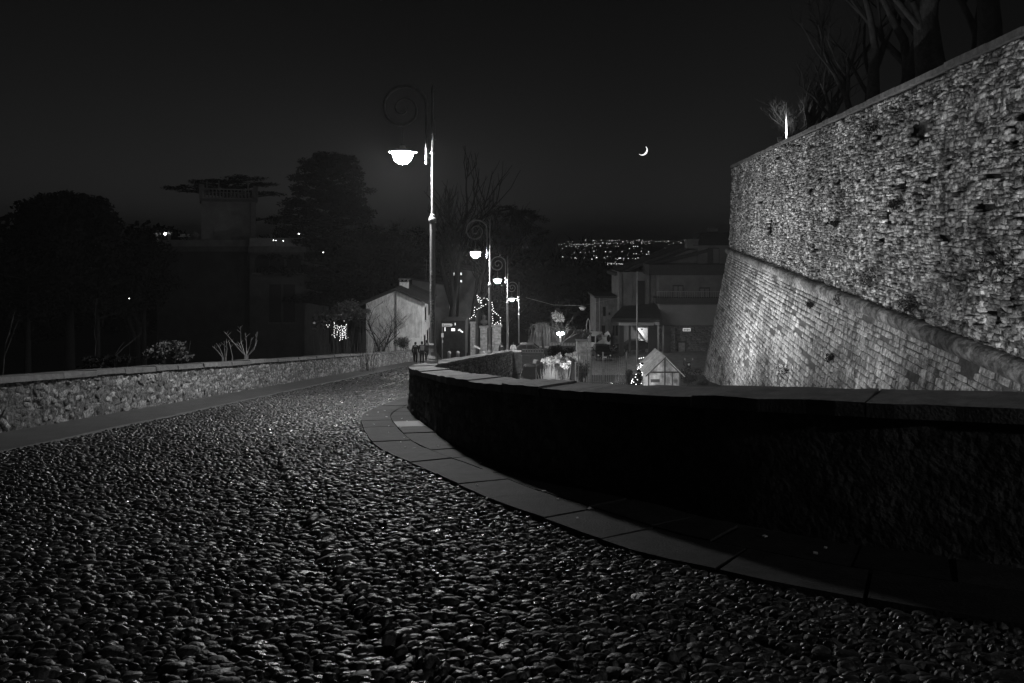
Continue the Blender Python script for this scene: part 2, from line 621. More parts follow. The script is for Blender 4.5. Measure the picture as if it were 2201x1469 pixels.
def cobbles(p, sx, sy, hgt, protos, rot=.22):
    n = len(p)
    # one ridge of stones set lengthwise follows the road's old centre gutter
    ridge = np.interp(p[:, 1], [2, 4, 7, 10, 16, 24, 45], [.35, -.9, -2.2, -3.45, -4.3, -4.6, -4.4])
    on = np.abs(p[:, 0] - ridge) < sx * .75
    a = rng.normal(0, rot, n) + .10 * np.sin(p[:, 0] * 1.3) + np.where(on, 1.15, 0)
    # slow patches where the setting runs another way
    a += .35 * np.sin(p[:, 0] * .9 + 1.7) * np.sin(p[:, 1] * .8 + .4)
    big = rng.lognormal(0, .26, n)
    size = np.stack([sx * 1.22 * big * rng.uniform(.75, 1.25, n), sy * 1.38 * big * rng.uniform(.7, 1.25, n), hgt * rng.uniform(.55, 1.5, n)], 1)
    size[on] *= np.array([1.25, 1.15, 1.7])
    tx = rng.normal(0, .17, n); ty = rng.normal(.05, .22, n)
    U = unit(np.stack([np.cos(a), np.sin(a), -np.sin(a) * .153 + tx], 1))
    W = unit(np.stack([-tx, .153 + ty, np.ones(n)], 1))
    V = unit(np.cross(W, U)); U = np.cross(V, W)
    und = .012 * np.sin(p[:, 0] * 2.3 + 1) * np.cos(p[:, 1] * 1.7) + rng.normal(0, .0045, n)
    pos = np.stack([p[:, 0], p[:, 1], g(p[:, 1]) + und - .004], 1)
    return rng.integers(0, len(protos), n), pos, U, V, W, size

p1 = cobble_field(2.0, 11.5, .072, .036)
c1 = cobbles(p1, .072, .036, .032, CP, .22)
near_i, rest = split_nearest(c1[1], c1[5][:, 0], np.ones(len(p1), bool))
piece_objects('cobblestone', CP, CF, c1[0][near_i], c1[1][near_i], c1[2][near_i], c1[3][near_i], c1[4][near_i], c1[5][near_i], M_COBBLE, road, smooth=True)
keep = rest[frustum(c1[1][rest], .22)]
v, f = place_pieces(CP, CF, c1[0][keep], c1[1][keep], c1[2][keep], c1[3][keep], c1[4][keep], c1[5][keep])
tag(np_obj('cobblestones', v, f, M_COBBLE, road, smooth=True), kind='stuff')
for y0_, y1_, sx_, sy_ in ((11.5, 28, .076, .044), (28, 57, .12, .09)):
    p2 = cobble_field(y0_, y1_, sx_, sy_)
    c2 = cobbles(p2, sx_, sy_, .030, CP2, .22)
    v, f = place_pieces(CP2, CF2, *c2)
    tag(np_obj('distant_cobblestones', v, f, M_COBBLE, road, smooth=True), kind='stuff')

# ------------------------------------------------------------------ left footway (smooth cement)
lv = []; lf = []
lys = np.concatenate([np.arange(-6, 24, .5), np.arange(24, 62, 2)])
rr = random.Random(3)
prof = [(-8.36, .11), (-8.22, .085), (-8.1, .06), (-7.22, .05), (-7.17, .042), (-7.15, -.05)]
for y in lys:
    e = .03 * sin(y * 1.9) + rr.uniform(-.02, .02)
    for k, (x, z) in enumerate(prof):
        lv.append((x + (e if k >= 3 else 0) + (rr.uniform(-.03, .03) if k in (1, 2) else 0), y, g(y) + z))
npf = len(prof)
for j in range(len(lys) - 1):
    for i in range(npf - 1):
        lf.append((j * npf + i, j * npf + i + 1, (j + 1) * npf + i + 1, (j + 1) * npf + i))
tag(np_obj('footway', lv, lf, M_CEMENT), 'smooth cement footway along the foot of the long rubble parapet', kind='structure')

# ------------------------------------------------------------------ right pavement of stone slabs
pav = bpy.data.objects.new('pavement', None)
link(pav, None, (0, 0, 0)); tag(pav, 'curved pavement of large stone slabs below the dark parapet', kind='structure')
def pave_w(y):
    return float(np.interp(y, [2, 10, 14, 16, 20, 30], [1.18, 1.16, 1.1, .95, .5, .45]))
bv = []; bf = []
ss = np.linspace(0, K.near_y(57), 190)
for i, s in enumerate(ss):
    k = K.at(s); t = K.tan(s); rn = np.array([t[1], -t[0]])
    w = pave_w(k[1]) + .3
    for q, z in ((.0, -.05), (.015, .02), (w, .022)):
        pt = k + rn * q
        bv.append((pt[0], pt[1], g(pt[1]) + z))
    if i:
        for c in range(2):
            a = (i - 1) * 3 + c
            bf.append((a, a + 3, a + 4, a + 1))
np_obj('pavement_bed', bv, bf, mat('joint_earth', .035, .95, .4, 20, .5, 60), pav)
rr = random.Random(11)
def slab_row(q0, q1, first, lens):
    s = first; smax = K.near_y(40)
    while s < smax:
        L = rr.uniform(*lens)
        far = K.at(s)[1] > 17
        if far: L *= 1.3
        top = .050 + rr.uniform(-.007, .007)
        sk = rr.uniform(-.03, .03)
        n = 3
        topv = []; botv = []
        for k in range(n + 1):
            st = s + .014 + (L - .028) * k / n + (rr.uniform(-.012, .012) if 0 < k < n else 0)
            c = K.at(st); t = K.tan(st); rn = np.array([t[1], -t[0]])
            w = pave_w(c[1])
            for q in (q0, q1):
                qq = (min(q, w) + (rr.uniform(-.012, .006) if q == 0 else 0) + (.010 if q == q0 else -.010)) if q < 5 else w
                off = sk * ((q if q < 5 else w) - .3)
                pt = K.at(st + off) + rn * qq
                topv.append((pt[0], pt[1], g(pt[1]) + top))
                botv.append((pt[0], pt[1], g(pt[1]) - .03))
        mb = MB()
        m = len(topv)
        fs = []
        for k in range(n):
            a = 2 * k
            fs.append((a, a + 1, a + 3, a + 2))
        ring = [0] + [2 * k for k in range(1, n + 1)] + [2 * k + 1 for k in range(n, -1, -1)]
        for i in range(len(ring)):
            a, b = ring[i], ring[(i + 1) % len(ring)]
            fs.append((a, b, b + m, a + m))
        mb.add(topv + botv, fs)
        ym = K.at(s + L / 2)[1]
        if q0 > .1 and abs(ym - 12.9) < .45 and not pav.get('patched'):
            mb.build('paving_slab', mat('new_slab', .20, .6, .12, 6, .2, 60), pav, label='pale newer paving slab'); pav['patched'] = 1
        else:
            mb.build('paving_slab', M_SLAB, pav)
        s += L
slab_row(0.0, .60, 0.0, (.65, 1.15))
slab_row(.60, 9, .35, (.55, 1.2))
del pav['patched']

lit = MB(); rl = random.Random(17)
for _ in range(26):
    sL = rl.uniform(K.near_y(3.9), K.near_y(16)); k = K.at(sL); t = K.tan(sL); q = k + np.array([t[1], -t[0]]) * rl.uniform(-.05, 1.0)
    lit.box((q[0], q[1], g(q[1]) + .062), (rl.uniform(.015, .05), rl.uniform(.01, .03), .006), rl.uniform(0, 3))
tag(lit.build('litter', mat('paper_scrap', .6, .8, .1, 9)), 'small pale scraps scattered on the slab pavement', kind='stuff')
# ------------------------------------------------------------------ left parapet of rubble
def rubble_rows(t0, t1, h0, h1, rh, wr, rnd, miss=.03):
    T, Hh, S = [], [], []
    h = h0
    while h < h1 - .03:
        r = min(rnd.uniform(*rh), h1 - h)
        t = t0 + rnd.uniform(-.2, 0)
        while t < t1:
            w = rnd.uniform(*wr)
            if rnd.random() > miss:
                T.append(t + w / 2); Hh.append(h + r / 2 + rnd.uniform(-.02, .02))
                S.append((w * rnd.uniform(.9, 1.05), r * rnd.uniform(.85, 1.15)))
            t += w
        h += r
    return np.array(T), np.array(Hh), np.array(S)

PP = pillow_protos(20, random.Random(2), .62, .30, .72)
YA, YB = 1.0, 58.6
lw = thing('stone_parapet', 'long pale rubble parapet lining the cement footway, thick coping on top', 'wall', (-8.5, 12, g(12)))
mb = MB()
yy = np.concatenate([np.arange(YA, 24, 1.0), np.arange(24, YB, 3), [YB]])
for i in range(len(yy) - 1):
    a, b = yy[i], yy[i + 1]
    mb.hexa([(-8.78, a, g(a) - 2.2), (-8.33, a, g(a) - .1), (-8.33, b, g(b) - .1), (-8.78, b, g(b) - 2.2),
             (-8.76, a, g(a) + .93), (-8.335, a, g(a) + .93), (-8.335, b, g(b) + .93), (-8.76, b, g(b) + .93)])
mb.build('core', M_WMORTAR, lw)
rnd = random.Random(8)
T, Hh, S = rubble_rows(YA, YB, .05, .88, (.06, .16), (.07, .30), rnd, .10)
n = len(T)
nr = np.random.default_rng(9)
ang = nr.normal(0, .45, n)
Hh = Hh + nr.normal(0, .02, n); S = S * nr.lognormal(.06, .25, (n, 1))
pos = np.stack([np.full(n, -8.345) + nr.normal(0, .006, n), T, g(T) + Hh], 1)
U0 = unit(np.stack([nr.normal(0, .07, n), np.ones(n), np.full(n, -.153)], 1)); W = unit(np.stack([np.ones(n), nr.normal(0, .10, n), nr.normal(0, .10, n)], 1))
V0 = unit(np.cross(W, U0)); U0 = np.cross(V0, W)
U = U0 * np.cos(ang)[:, None] + V0 * np.sin(ang)[:, None]; V = np.cross(W, U)
size = np.stack([S[:, 0], S[:, 1], nr.uniform(.012, .034, n)], 1)
idx = nr.integers(0, len(PP), n)
a_, b_ = split_nearest(pos, S[:, 0], np.ones(n, bool))
piece_objects('stone', PP, PILLOW_F, idx[a_], pos[a_], U[a_], V[a_], W[a_], size[a_], M_RUBBLE, lw)
v, f = place_pieces(PP, PILLOW_F, idx[b_], pos[b_], U[b_], V[b_], W[b_], size[b_])
tag(np_obj('rubble_stones', v, f, M_RUBBLE, lw), kind='stuff')
y = YA
while y < YB:
    L = rnd.uniform(.8, 1.7)
    e = min(YB, y + L)
    z = rnd.uniform(-.012, .012); ov = rnd.uniform(-.02, .02)
    m = (y + e) / 2
    q = []
    for dz in (.915 + z, 1.02 + z + rnd.uniform(-.015, .015)):
        s_ = 0 if dz < .95 else .018
        for x, yv in ((-8.84 + s_, y + .008), (-8.27 + ov - s_, y + .008), (-8.27 + ov - s_ + rnd.uniform(-.015, .015), e - .008), (-8.84 + s_, e - .008)):
            q.append((x, yv, g(yv) + dz))
    MB().hexa(q).build('coping_slab', M_COPING, lw)
    y = e

# ------------------------------------------------------------------ right parapet (dark face, bends round the curve and carries the lamps)
rw = thing('parapet_wall', 'dark rendered parapet curving along the slab pavement, carrying the row of lamps', 'wall', (1.2, 6.6, g(6.6)))
ss = np.concatenate([np.arange(0, Wl.near_y(22), .22), np.arange(Wl.near_y(22), Wl.len, 1.2), [Wl.len]])
def wall_h(y):
    return float(np.interp(y, [3, 4.6, 6.6, 9, 14, 16, 20], [1.06, 1.03, .99, .95, .92, .90, .90]))
def wall_th(y):
    return float(np.interp(y, [3, 8, 16, 22, 40, 58], [.46, .46, .5, .62, .72, .8]))
from mathutils import noise as mnoise
hv = []; hf = []
prev = None
for i, s in enumerate(ss):
    c = Wl.at(s); t = Wl.tan(s); ln = np.array([-t[1], t[0]])
    th = wall_th(c[1]); H = wall_h(c[1])
    ring = []
    for zf in (-.3, 0, .2, .4, .6, .8, 1.0):
        dn = mnoise.noise(Vector((s * 2.2, zf * 3, 1))) * .02 + mnoise.noise(Vector((s * 7, zf * 8, 4))) * .010
        bt = .05 * (1 - zf)
        q = c + ln * (dn + bt)
        ring.append((q[0], q[1], g(c[1]) + zf * H))
    for zf in (1.0, -2.0):
        q = c - ln * (th + mnoise.noise(Vector((s * 2, zf, 9))) * .02)
        ring.append((q[0], q[1], g(c[1]) + zf * H))
    k = len(ring)
    hv += ring
    if i:
        for j in range(k - 1):
            a = (i - 1) * k + j
            hf.append((a, a + 1, a + k + 1, a + k))
k = 9
hv2 = hv
o = np_obj('core', hv2, hf, M_PLASTER, rw)
# end faces
e0 = hv[:k]; e1 = hv[-k:]
MB().add(e0, [tuple(range(k))]).add(e1, [tuple(range(k - 1, -1, -1))]).build('end_face', M_PLASTER, rw)
# stones showing through the render near the bend, and the garden face
rnd = random.Random(21); nr = np.random.default_rng(22)
T, Hh, S = rubble_rows(Wl.near_y(7.5), Wl.near_y(20), .02, .86, (.12, .2), (.14, .34), rnd, .45)
c = Wl.at(T); t = Wl.tan(T); n = len(T)
Wn = np.stack([-t[:, 1], t[:, 0], np.zeros(n)], 1)
pos = np.stack([c[:, 0], c[:, 1], g(c[:, 1]) + Hh], 1) + Wn * (.05 * (1 - Hh / .9) - .012)[:, None]
U = unit(np.stack([t[:, 0], t[:, 1], -.153 * t[:, 1]], 1)) * -1.0
V = unit(np.cross(Wn, U)); 
Wn = unit(Wn + nr.normal(0, .06, (n, 3)))
V = unit(V - Wn * np.sum(V * Wn, 1, keepdims=True)); U = np.cross(V, Wn)
size = np.stack([S[:, 0], S[:, 1], nr.uniform(.02, .05, n)], 1)
piece_objects('stone', PP, PILLOW_F, nr.integers(0, len(PP), n), pos, U, V, Wn, size, mat('darker_stone', .10, .9, .5, 14, 1.0, 45, island=.4), rw)  # road-face stones, darker than the rubble of the garden face
# far part, garden side
T, Hh, S = rubble_rows(Wl.near_y(19), Wl.len, -1.0, .86, (.14, .24), (.2, .45), rnd, .06)
c = Wl.at(T); t = Wl.tan(T); n = len(T)
th = np.array([wall_th(q) for q in c[:, 1]])
Wn = np.stack([t[:, 1], -t[:, 0], np.zeros(n)], 1)
pos = np.stack([c[:, 0], c[:, 1], g(c[:, 1]) + Hh], 1) + Wn * (th - .015)[:, None]
U = unit(np.stack([t[:, 0], t[:, 1], -.153 * t[:, 1]], 1)); V = unit(np.cross(Wn, U)); U = np.cross(V, Wn)
size = np.stack([S[:, 0], S[:, 1], nr.uniform(.03, .08, n)], 1)
v, f = place_pieces(PP, PILLOW_F, nr.integers(0, len(PP), n), pos, U, V, Wn, size)
tag(np_obj('rubble_stones', v, f, M_RUBBLE, rw), kind='stuff')
# coping slabs
s = 0.0
while s < Wl.len - .1:
    L = rnd.uniform(.75, 1.5) * (1.5 if Wl.at(s)[1] > 20 else 1)
    e = min(Wl.len, s + L)
    n_ = 7
    top, bot = [], []
    dz = rnd.uniform(-.014, .014)
    for k in range(n_ + 1):
        st = s + .006 + (e - s - .012) * k / n_
        c = Wl.at(st); t = Wl.tan(st); ln = np.array([-t[1], t[0]])
        H = wall_h(c[1]); th = wall_th(c[1])
        jo = rnd.uniform(-.018, .012); ji = rnd.uniform(-.02, .03)
        for q, z in ((.05 + jo, .085), (-th - .05 + ji, .095)):
            pt = c + ln * q
            top.append((pt[0], pt[1], g(c[1]) + H + z + dz + rnd.uniform(-.006, .006)))
        for q, z in ((.045 + jo, -.015), (-th - .045 + ji, -.015)):
            pt = c + ln * q
            bot.append((pt[0], pt[1], g(c[1]) + H + z))
    m = len(top); fs = []
    for k in range(n_):
        a = 2 * k
        fs.append((a, a + 2, a + 3, a + 1))
        fs.append((m + a, m + a + 1, m + a + 3, m + a + 2))
        fs.append((a, m + a, m + a + 2, a + 2))
        fs.append((a + 1, a + 3, m + a + 3, m + a + 1))
    fs.append((0, 1, m + 1, m)); a = 2 * n_
    fs.append((a, m + a, m + a + 1, a + 1))
    MB().add(top + bot, fs).build('coping_slab', M_COPING if K.len and Wl.at(s)[1] > 16.5 else mat('dark_coping', .13, .8, .4, 5, .7, 40, island=.2), rw)
    s = e
# end pier of the parapet
mb = MB()
mb.cbox((.2, 57.6, g(57.6) - .65), (1.2, .9, 3.2), .03)
mb.build('end_pier', mat('pier_stone', .2, .9, .4, 5, 1.0, 20), rw)

# ================================================================== the bastion
DX = .175
LN = math.sqrt(1 + DX * DX)
BU = np.array([-DX / LN, -1 / LN, -.041]); BU = BU / np.linalg.norm(BU)
BW = np.array([-1 / LN, DX / LN, 0.0])
def b_cord(y): return -3.69 + .0415 * y
def b_top(y): return 4.19 + .0391 * y
Y0, Y1 = 5.0, 63.2
bas = thing('bastion_wall', 'huge floodlit fortress bastion of weathered stone with a round string course', 'wall', (9 + DX * 40, 40, g(40) - 1.7))
def b_pt(y, o, z):
    return (9 + DX * y + BW[0] * o, y + BW[1] * o, z)
mb = MB()
nseg = 12
rings = []
for i in range(nseg + 1):
    y = Y0 + (Y1 - Y0) * i / nseg
    zc, zt = b_cord(y), b_top(y)
    rings.append([b_pt(y, 2.36, zc - 12), b_pt(y, .055, zc - .22), b_pt(y, -.34, zc), b_pt(y, -.62, zt), b_pt(y, -9, zt - .7), b_pt(y, -9, zc - 12)])
vs = [p for r in rings for p in r]
fs = []
for i in range(nseg):
    for k in range(6):
        k2 = (k + 1) % 6
        fs.append((i * 6 + k, i * 6 + k2, (i + 1) * 6 + k2, (i + 1) * 6 + k))
fs.append((5, 4, 3, 2, 1, 0)); fs.append(tuple(nseg * 6 + k for k in range(6)))
mb.add(vs, fs)
mb.build('core', M_BMORTAR, bas)

def bastion_stones(h0f, h1f, rows_h, widths, miss, off, rnd, clustered=False):
    """courses follow the tilt of the string course"""
    Yc, Z, S = [], [], []
    H = h1f
    h = h0f
    while h < H - .05:
        r = min(rnd.uniform(*rows_h), H - h)
        y = Y0 - rnd.uniform(0, .5)
        while y < Y1 - .05:
            w = min(rnd.uniform(*widths), max(.12, Y1 - y))
            m = miss
            if clustered:
                m = miss * (.4 + 2.2 * max(0, mnoise.noise(Vector((y * .5, h * .6, 3))) + .25))
            if rnd.random() > m:
                Yc.append(y + w / 2); Z.append(h + r / 2); S.append((w, r))
            y += w
        h += r
    return np.array(Yc), np.array(Z), np.array(S)

nr = np.random.default_rng(31); rnd = random.Random(32)
BP = pillow_protos(24, random.Random(4), .5, .20, .90)
BP2 = pillow_protos(18, random.Random(6), .42, .10, .92)
# upper rubble
Yc, Z, S = bastion_stones(.28, 7.8, (.06, .14), (.10, .40), .06, 0, rnd)
ok = Z < np.array([b_top(q) - b_cord(q) - .06 for q in Yc])
hr = random.Random(77)
HOLES = []
for _ in range(900):                                      # weathered holes where stones have fallen out
    yh, zh = hr.uniform(Y0, Y1) ** 1.0, hr.uniform(.5, 7.3)
    sh = hr.uniform(.05, .15)
    HOLES.append((yh, zh, sh * .8 * max(1, yh / 24), sh * 1.35))
def holed(y, z):
    h = np.zeros(len(y), bool)
    for yh, zh, ry, rz in HOLES:
        h |= ((y - yh) / ry) ** 2 + ((z - zh) / rz) ** 2 < 1
    return h
ok &= ~holed(Yc, Z)
def decayed(y, z):
    return mnoise.noise(Vector((y * .75, z * 1.5, 7.7))) + .6 * mnoise.noise(Vector((y * 1.9, z * 3.6, 2.2))) > .50
ok &= ~np.array([decayed(q, w) for q, w in zip(Yc, Z)])
ok &= ~((np.abs(Yc - 45.0) < .75) & (np.abs(Z - 2.62) < .5))      # the open embrasure
Yc, Z, S = Yc[ok], Z[ok], S[ok]
n = len(Yc)
pos = np.array([b_pt(y, -.17 - .034 * z, b_cord(y) + z) for y, z in zip(Yc, Z)]) + nr.normal(0, .008, (n, 3))
W = unit(BW[None] + nr.normal(0, .045, (n, 3))); U = np.repeat(BU[None], n, 0)
V = unit(np.cross(W, U)); U = np.cross(V, W)
ang = nr.normal(0, .13, n); S = S * nr.lognormal(.12, .22, (n, 2))
U, V = U * np.cos(ang)[:, None] + V * np.sin(ang)[:, None], V * np.cos(ang)[:, None] - U * np.sin(ang)[:, None]
up = dict(i=nr.integers(0, len(BP), n), pos=pos, U=U, V=V, W=W, s=np.stack([S[:, 0] * nr.uniform(.86, 1.05, n), S[:, 1] * nr.uniform(.8, 1.08, n), np.clip(nr.normal(.175, .022, n), .12, .25)], 1))
nf_ = 7000
fy = 5 + (63.2 - 5) * nr.random(nf_) ** .8; fz = nr.uniform(.2, 7.7, nf_)
fpos = np.array([b_pt(y, -.17 - .034 * z, b_cord(y) + z) for y, z in zip(fy, fz)])
fW = unit(BW[None] + nr.normal(0, .12, (nf_, 3))); fV = unit(np.cross(fW, np.repeat(BU[None], nf_, 0))); fU = np.cross(fV, fW)
fs_ = nr.uniform(.08, .26, (nf_, 1))
fok = ~holed(fy, fz) & ~np.array([decayed(q, w) for q, w in zip(fy, fz)]) & ~((np.abs(fy - 45.0) < .9) & (np.abs(fz - 2.62) < .6))
fill = [q[fok] for q in (nr.integers(0, len(BP), nf_), fpos, fU, fV, fW, np.concatenate([fs_ * 1.3, fs_ * .8, nr.uniform(.09, .15, (nf_, 1))], 1))]
tag(np_obj('filler_rubble', *place_pieces(BP, PILLOW_F, *fill), M_BSTONE, bas), kind='stuff')
# lower dressed courses
Yc, Z, S = bastion_stones(.22, 11.6, (.17, .33), (.4, 1.5), .06, 0, rnd, True)
n = len(Yc)
pos = np.array([b_pt(y, .0 + .195 * z, b_cord(y) - z) for y, z in zip(Yc, Z)]) + nr.normal(0, .004, (n, 3))
Wb = BW + np.array([0, 0, .195]); Wb = Wb / np.linalg.norm(Wb)
W = unit(Wb[None] + nr.normal(0, .016, (n, 3))); U = np.repeat(BU[None], n, 0)
V = unit(np.cross(W, U)); U = np.cross(V, W)
lo = dict(i=nr.integers(0, len(BP2), n), pos=pos, U=U, V=V, W=W, s=np.stack([S[:, 0] * .975 * nr.uniform(.94, 1.02, n), S[:, 1] * nr.uniform(.93, 1.02, n), nr.uniform(.045, .066, n)], 1))
def visible_b(d):
    """pieces of the wall above the near parapet's coping line, as the frame shows them"""
    py = HY - d['pos'][:, 2] / d['pos'][:, 1] * F
    return py < 830
app = [np.where(in_frame(d['pos']) & visible_b(d), d['s'][:, 0] / d['pos'][:, 1], 0) for d in (up, lo)]
allapp = np.concatenate(app)
thr = np.sort(allapp)[-300]
for d, a, pr, m in ((up, app[0], BP, M_BSTONE), (lo, app[1], BP2, M_BLOCK)):
    big = a >= thr
    piece_objects('stone' if d is up else 'stone_block', pr, PILLOW_F, d['i'][big], d['pos'][big], d['U'][big], d['V'][big], d['W'][big], d['s'][big], m, bas)
    ok = ~big & frustum(d['pos'], .2)
    v, f = place_pieces(pr, PILLOW_F, d['i'][ok], d['pos'][ok], d['U'][ok], d['V'][ok], d['W'][ok], d['s'][ok])
    tag(np_obj('rubble_stones' if d is up else 'stone_courses', v, f, m, bas), kind='stuff')
# string course of round stones, and the coping
y = Y0
while y < Y1 + .1:
    L = rnd.uniform(.8, 1.5); e = min(Y1 + .25, y + L)
    r = .29 + rnd.uniform(-.02, .02)
    a = np.array(b_pt(y + .012, .02, b_cord(y) + rnd.uniform(-.015, .015))); b = np.array(b_pt(e - .012, .02, b_cord(e) + rnd.uniform(-.015, .015)))
    pts = [a, a + (b - a) * .03, a + (b - a) * .5, a + (b - a) * .97, b]
    MB().tube(pts, [r * .93, r, r * rnd.uniform(.97, 1.03), r, r * .93], 12).build('cordon_stone', M_CORDON, bas, smooth=True)
    y = e
y = Y0
while y < Y1:
    L = rnd.uniform(.9, 1.6); e = min(Y1, y + L)
    dz = rnd.uniform(-.02, .02); fo = rnd.uniform(-.03, .03)
    q = []
    for z in (-.01, .17 + dz):
        for yv, o_ in ((y + .01, -.15 + fo), (e - .01, -.15 + fo), (e - .01, -.95), (y + .01, -.95)):
            q.append(b_pt(yv, o_, b_top(yv) + z))
    MB().hexa(q).build('coping_slab', mat('mossy_coping', .10, .9, .5, 4, .8, 25, island=.2), bas)
    y = e
# ================================================================== street lamps
M_IRON = mat('lamp_iron', .24, .33, .25, 20, .25, 80, spec=.5)
M_PALEIRON = mat('pale_paint', .42, .4, .15, 20)
M_STICK = mat('sticker_paper', .55, .7, .25, 30)
M_INK = mat('sticker_ink', .02, .7, 0)
M_BOWL = emit('lamp_bowl_glass', LAMP)

def arc_patch(mb, c, r, a0, a1, z0, z1, n=4):
    vs = []; fs = []
    for k in range(n + 1):
        t = a0 + (a1 - a0) * k / n
        for rr_, z in ((r, z0), (r, z1), (r - .006, z1), (r - .006, z0)):
            vs.append((c[0] + rr_ * cos(t), c[1] + rr_ * sin(t), c[2] + z))
    for k in range(n):
        for j in range(4):
            j2 = (j + 1) % 4
            fs.append((4 * k + j, 4 * k + j2, 4 * k + 4 + j2, 4 * k + 4 + j))
    fs.append((0, 3, 2, 1)); fs.append((4 * n, 4 * n + 1, 4 * n + 2, 4 * n + 3))
    mb.add(vs, fs)

L1 = Vector((-2.28, 19.6, -3.56))
lamp = thing('street_lamp', 'tall scrolled street lamp covered in stickers, tallest and first along the parapet', 'street lamp', L1, 'scrolled street lamps along the parapet')
b = L1
MB().lathe([(.165, -.05), (.17, 0), (.17, .10), (.155, .13), (.16, .16), (.125, .24)], 24, b).build('base', M_IRON, lamp)
MB().lathe([(.12, .24), (.112, .30), (.10, .50), (.112, .52), (.112, .55), (.09, .58)], 24, b).build('pedestal', M_IRON, lamp)
MB().lathe([(.084, .58), (.082, 1.6), (.079, 3.0), (.076, 4.06)], 24, b).build('lower_post', M_IRON, lamp)
MB().lathe([(.08, 4.04), (.10, 4.07), (.115, 4.12), (.10, 4.18), (.07, 4.21), (.075, 4.25), (.05, 4.29)], 20, b).build('collar', M_PALEIRON, lamp, True)
MB().lathe([(.040, 4.27), (.038, 5.2), (.036, 6.1), (.034, 6.25)], 20, b).build('upper_post', M_PALEIRON, lamp)
MB().lathe([(.036, 6.25), (.040, 7.75), (.034, 7.82), (.048, 7.86), (.004, 8.04)], 10, b).build('finial_post', mat('black_iron'), lamp, True)
# scroll: rises beside the post, curls over and winds in to a spiral
pts = []
cx, cz = b.x - .86, b.z + 7.33
x0 = b.x - .17
for k in range(7):
    t = k / 6
    pts.append(Vector((x0 - .01 * t, b.y, b.z + 6.0 + 1.28 * t)))
rs = cx - x0
for k in range(1, 75):
    t = k / 74
    a = -t * 2 * pi * 2.1
    rad = .675 * (1 - t) ** 1.15 + .06
    rad = rad if k > 2 else .68
    pts.append(Vector((cx + rad * cos(a) + .02, b.y, cz - rad * sin(a) * 1.0 - .02)))
rad = [.040] * 7 + [.050 - .022 * i / 74 for i in range(74)]
MB().tube(pts, rad, 6).build('scroll_arm', mat('black_iron', .012, .6, .2, 20, .2, 80, spec=.25), lamp, True)
mb = MB()
mb.tube([(x0, b.y, b.z + 5.78), (x0, b.y, b.z + 6.12)], .042, 8)
mb.ball((x0, b.y, b.z + 5.76), .055, 8, 5)
mb.ball((x0, b.y, b.z + 6.13), .05, 8, 5)
mb.tube([(x0, b.y, b.z + 6.02), (b.x, b.y, b.z + 6.04)], .016, 6)
mb.tube([(x0, b.y, b.z + 5.9), (b.x, b.y, b.z + 5.9)], .012, 6)
mb.lathe([(.055, 6.0), (.065, 6.02), (.065, 6.06), (.055, 6.08)], 10, b)
mb.build('bracket', M_PALEIRON, lamp, True)
MB().tube([(cx, b.y, b.z + 6.72), (cx - .01, b.y, b.z + 6.2)], .015, 6).build('hanger_rod', mat('black_iron'), lamp, True)
LZ = 6.06
MB().lathe([(.03, LZ + .20), (.07, LZ + .19), (.10, LZ + .11), (.24, LZ + .065), (.40, LZ + .03), (.425, LZ + .01), (.415, LZ - .005), (.29, LZ + .0)], 24, (cx, b.y, b.z)).build('lamp_shade', mat('shade_enamel', .8, .4, .05, 9), lamp, True)
MB().lathe([(.30, LZ - .012), (.285, LZ - .11), (.235, LZ - .23), (.14, LZ - .315), (.04, LZ - .345)], 16, (cx, b.y, b.z)).build('lamp_bowl', M_BOWL, lamp, True)
MB().tube([(b.x + .06, b.y, b.z + 7.0), (b.x + .075, b.y, b.z + 6.45)], .007, 5).ball((b.x + .08, b.y, b.z + 6.42), .018, 6, 4).build('cable', M_IRON, lamp)
lamps = [lamp]
for (px, by, d, rz, lab) in ((1053, 762, 40.5, -.08, 'scrolled street lamp rising behind the string of lights, second along the parapet'),
                             (1091, 757, 57.0, -.16, 'smaller looking scrolled street lamp on the pier at the parapet end'),
                             (1115.5, 753, 80.0, -.22, 'farthest scrolled street lamp beside the parked dark car')):
    p = P(px, by, d)
    lamps.append(dup(lamp, p, rz, lab))
lamps.append(dup(lamp, Vector((16.5, -8.6, g(-8.6) + 1.06)), 2.4, 'street lamp standing up the road behind the viewer'))
MB().cbox(lamps[3].location - Vector((0, 0, .45)), (.9, .9, .9), .05).build('plinth', mat('pier_stone'), None)
o = bpy.data.objects['plinth']; tag(o, 'square stone plinth under the farthest street lamp', 'plinth')
# stickers belong to the first lamp only
rs_ = random.Random(40)
for (z, h, a, wd) in ((2.02, .12, -1.75, .8), (1.86, .08, -1.6, .5), (1.55, .2, -2.1, .5), (1.18, .13, -1.35, .8), (1.15, .12, -2.1, .5), (1.0, .14, -1.95, .6),
                      (.95, .08, -1.2, .7), (.86, .11, -1.7, .9), (.72, .14, -2.0, .45), (.70, .13, -1.3, .5), (.62, .05, -1.6, .9)):
    z += .52
    mb = MB(); arc_patch(mb, b, .090, a - wd / 2, a + wd / 2, z, z + h)
    st = mb.build('sticker', M_STICK, lamp)
    ink = MB()
    for q in range(rs_.randint(2, 4)):
        aa = a + wd * rs_.uniform(-.35, .2); zz = z + h * rs_.uniform(.15, .7)
        arc_patch(ink, b, .0925, aa, aa + wd * rs_.uniform(.12, .3), zz, zz + h * rs_.uniform(.12, .3), 2)
    ink.build('print', M_INK, st)
mb = MB(); arc_patch(mb, b, .117, -1.9, -1.25, .34, .44); mb.build('sticker', M_STICK, lamp)

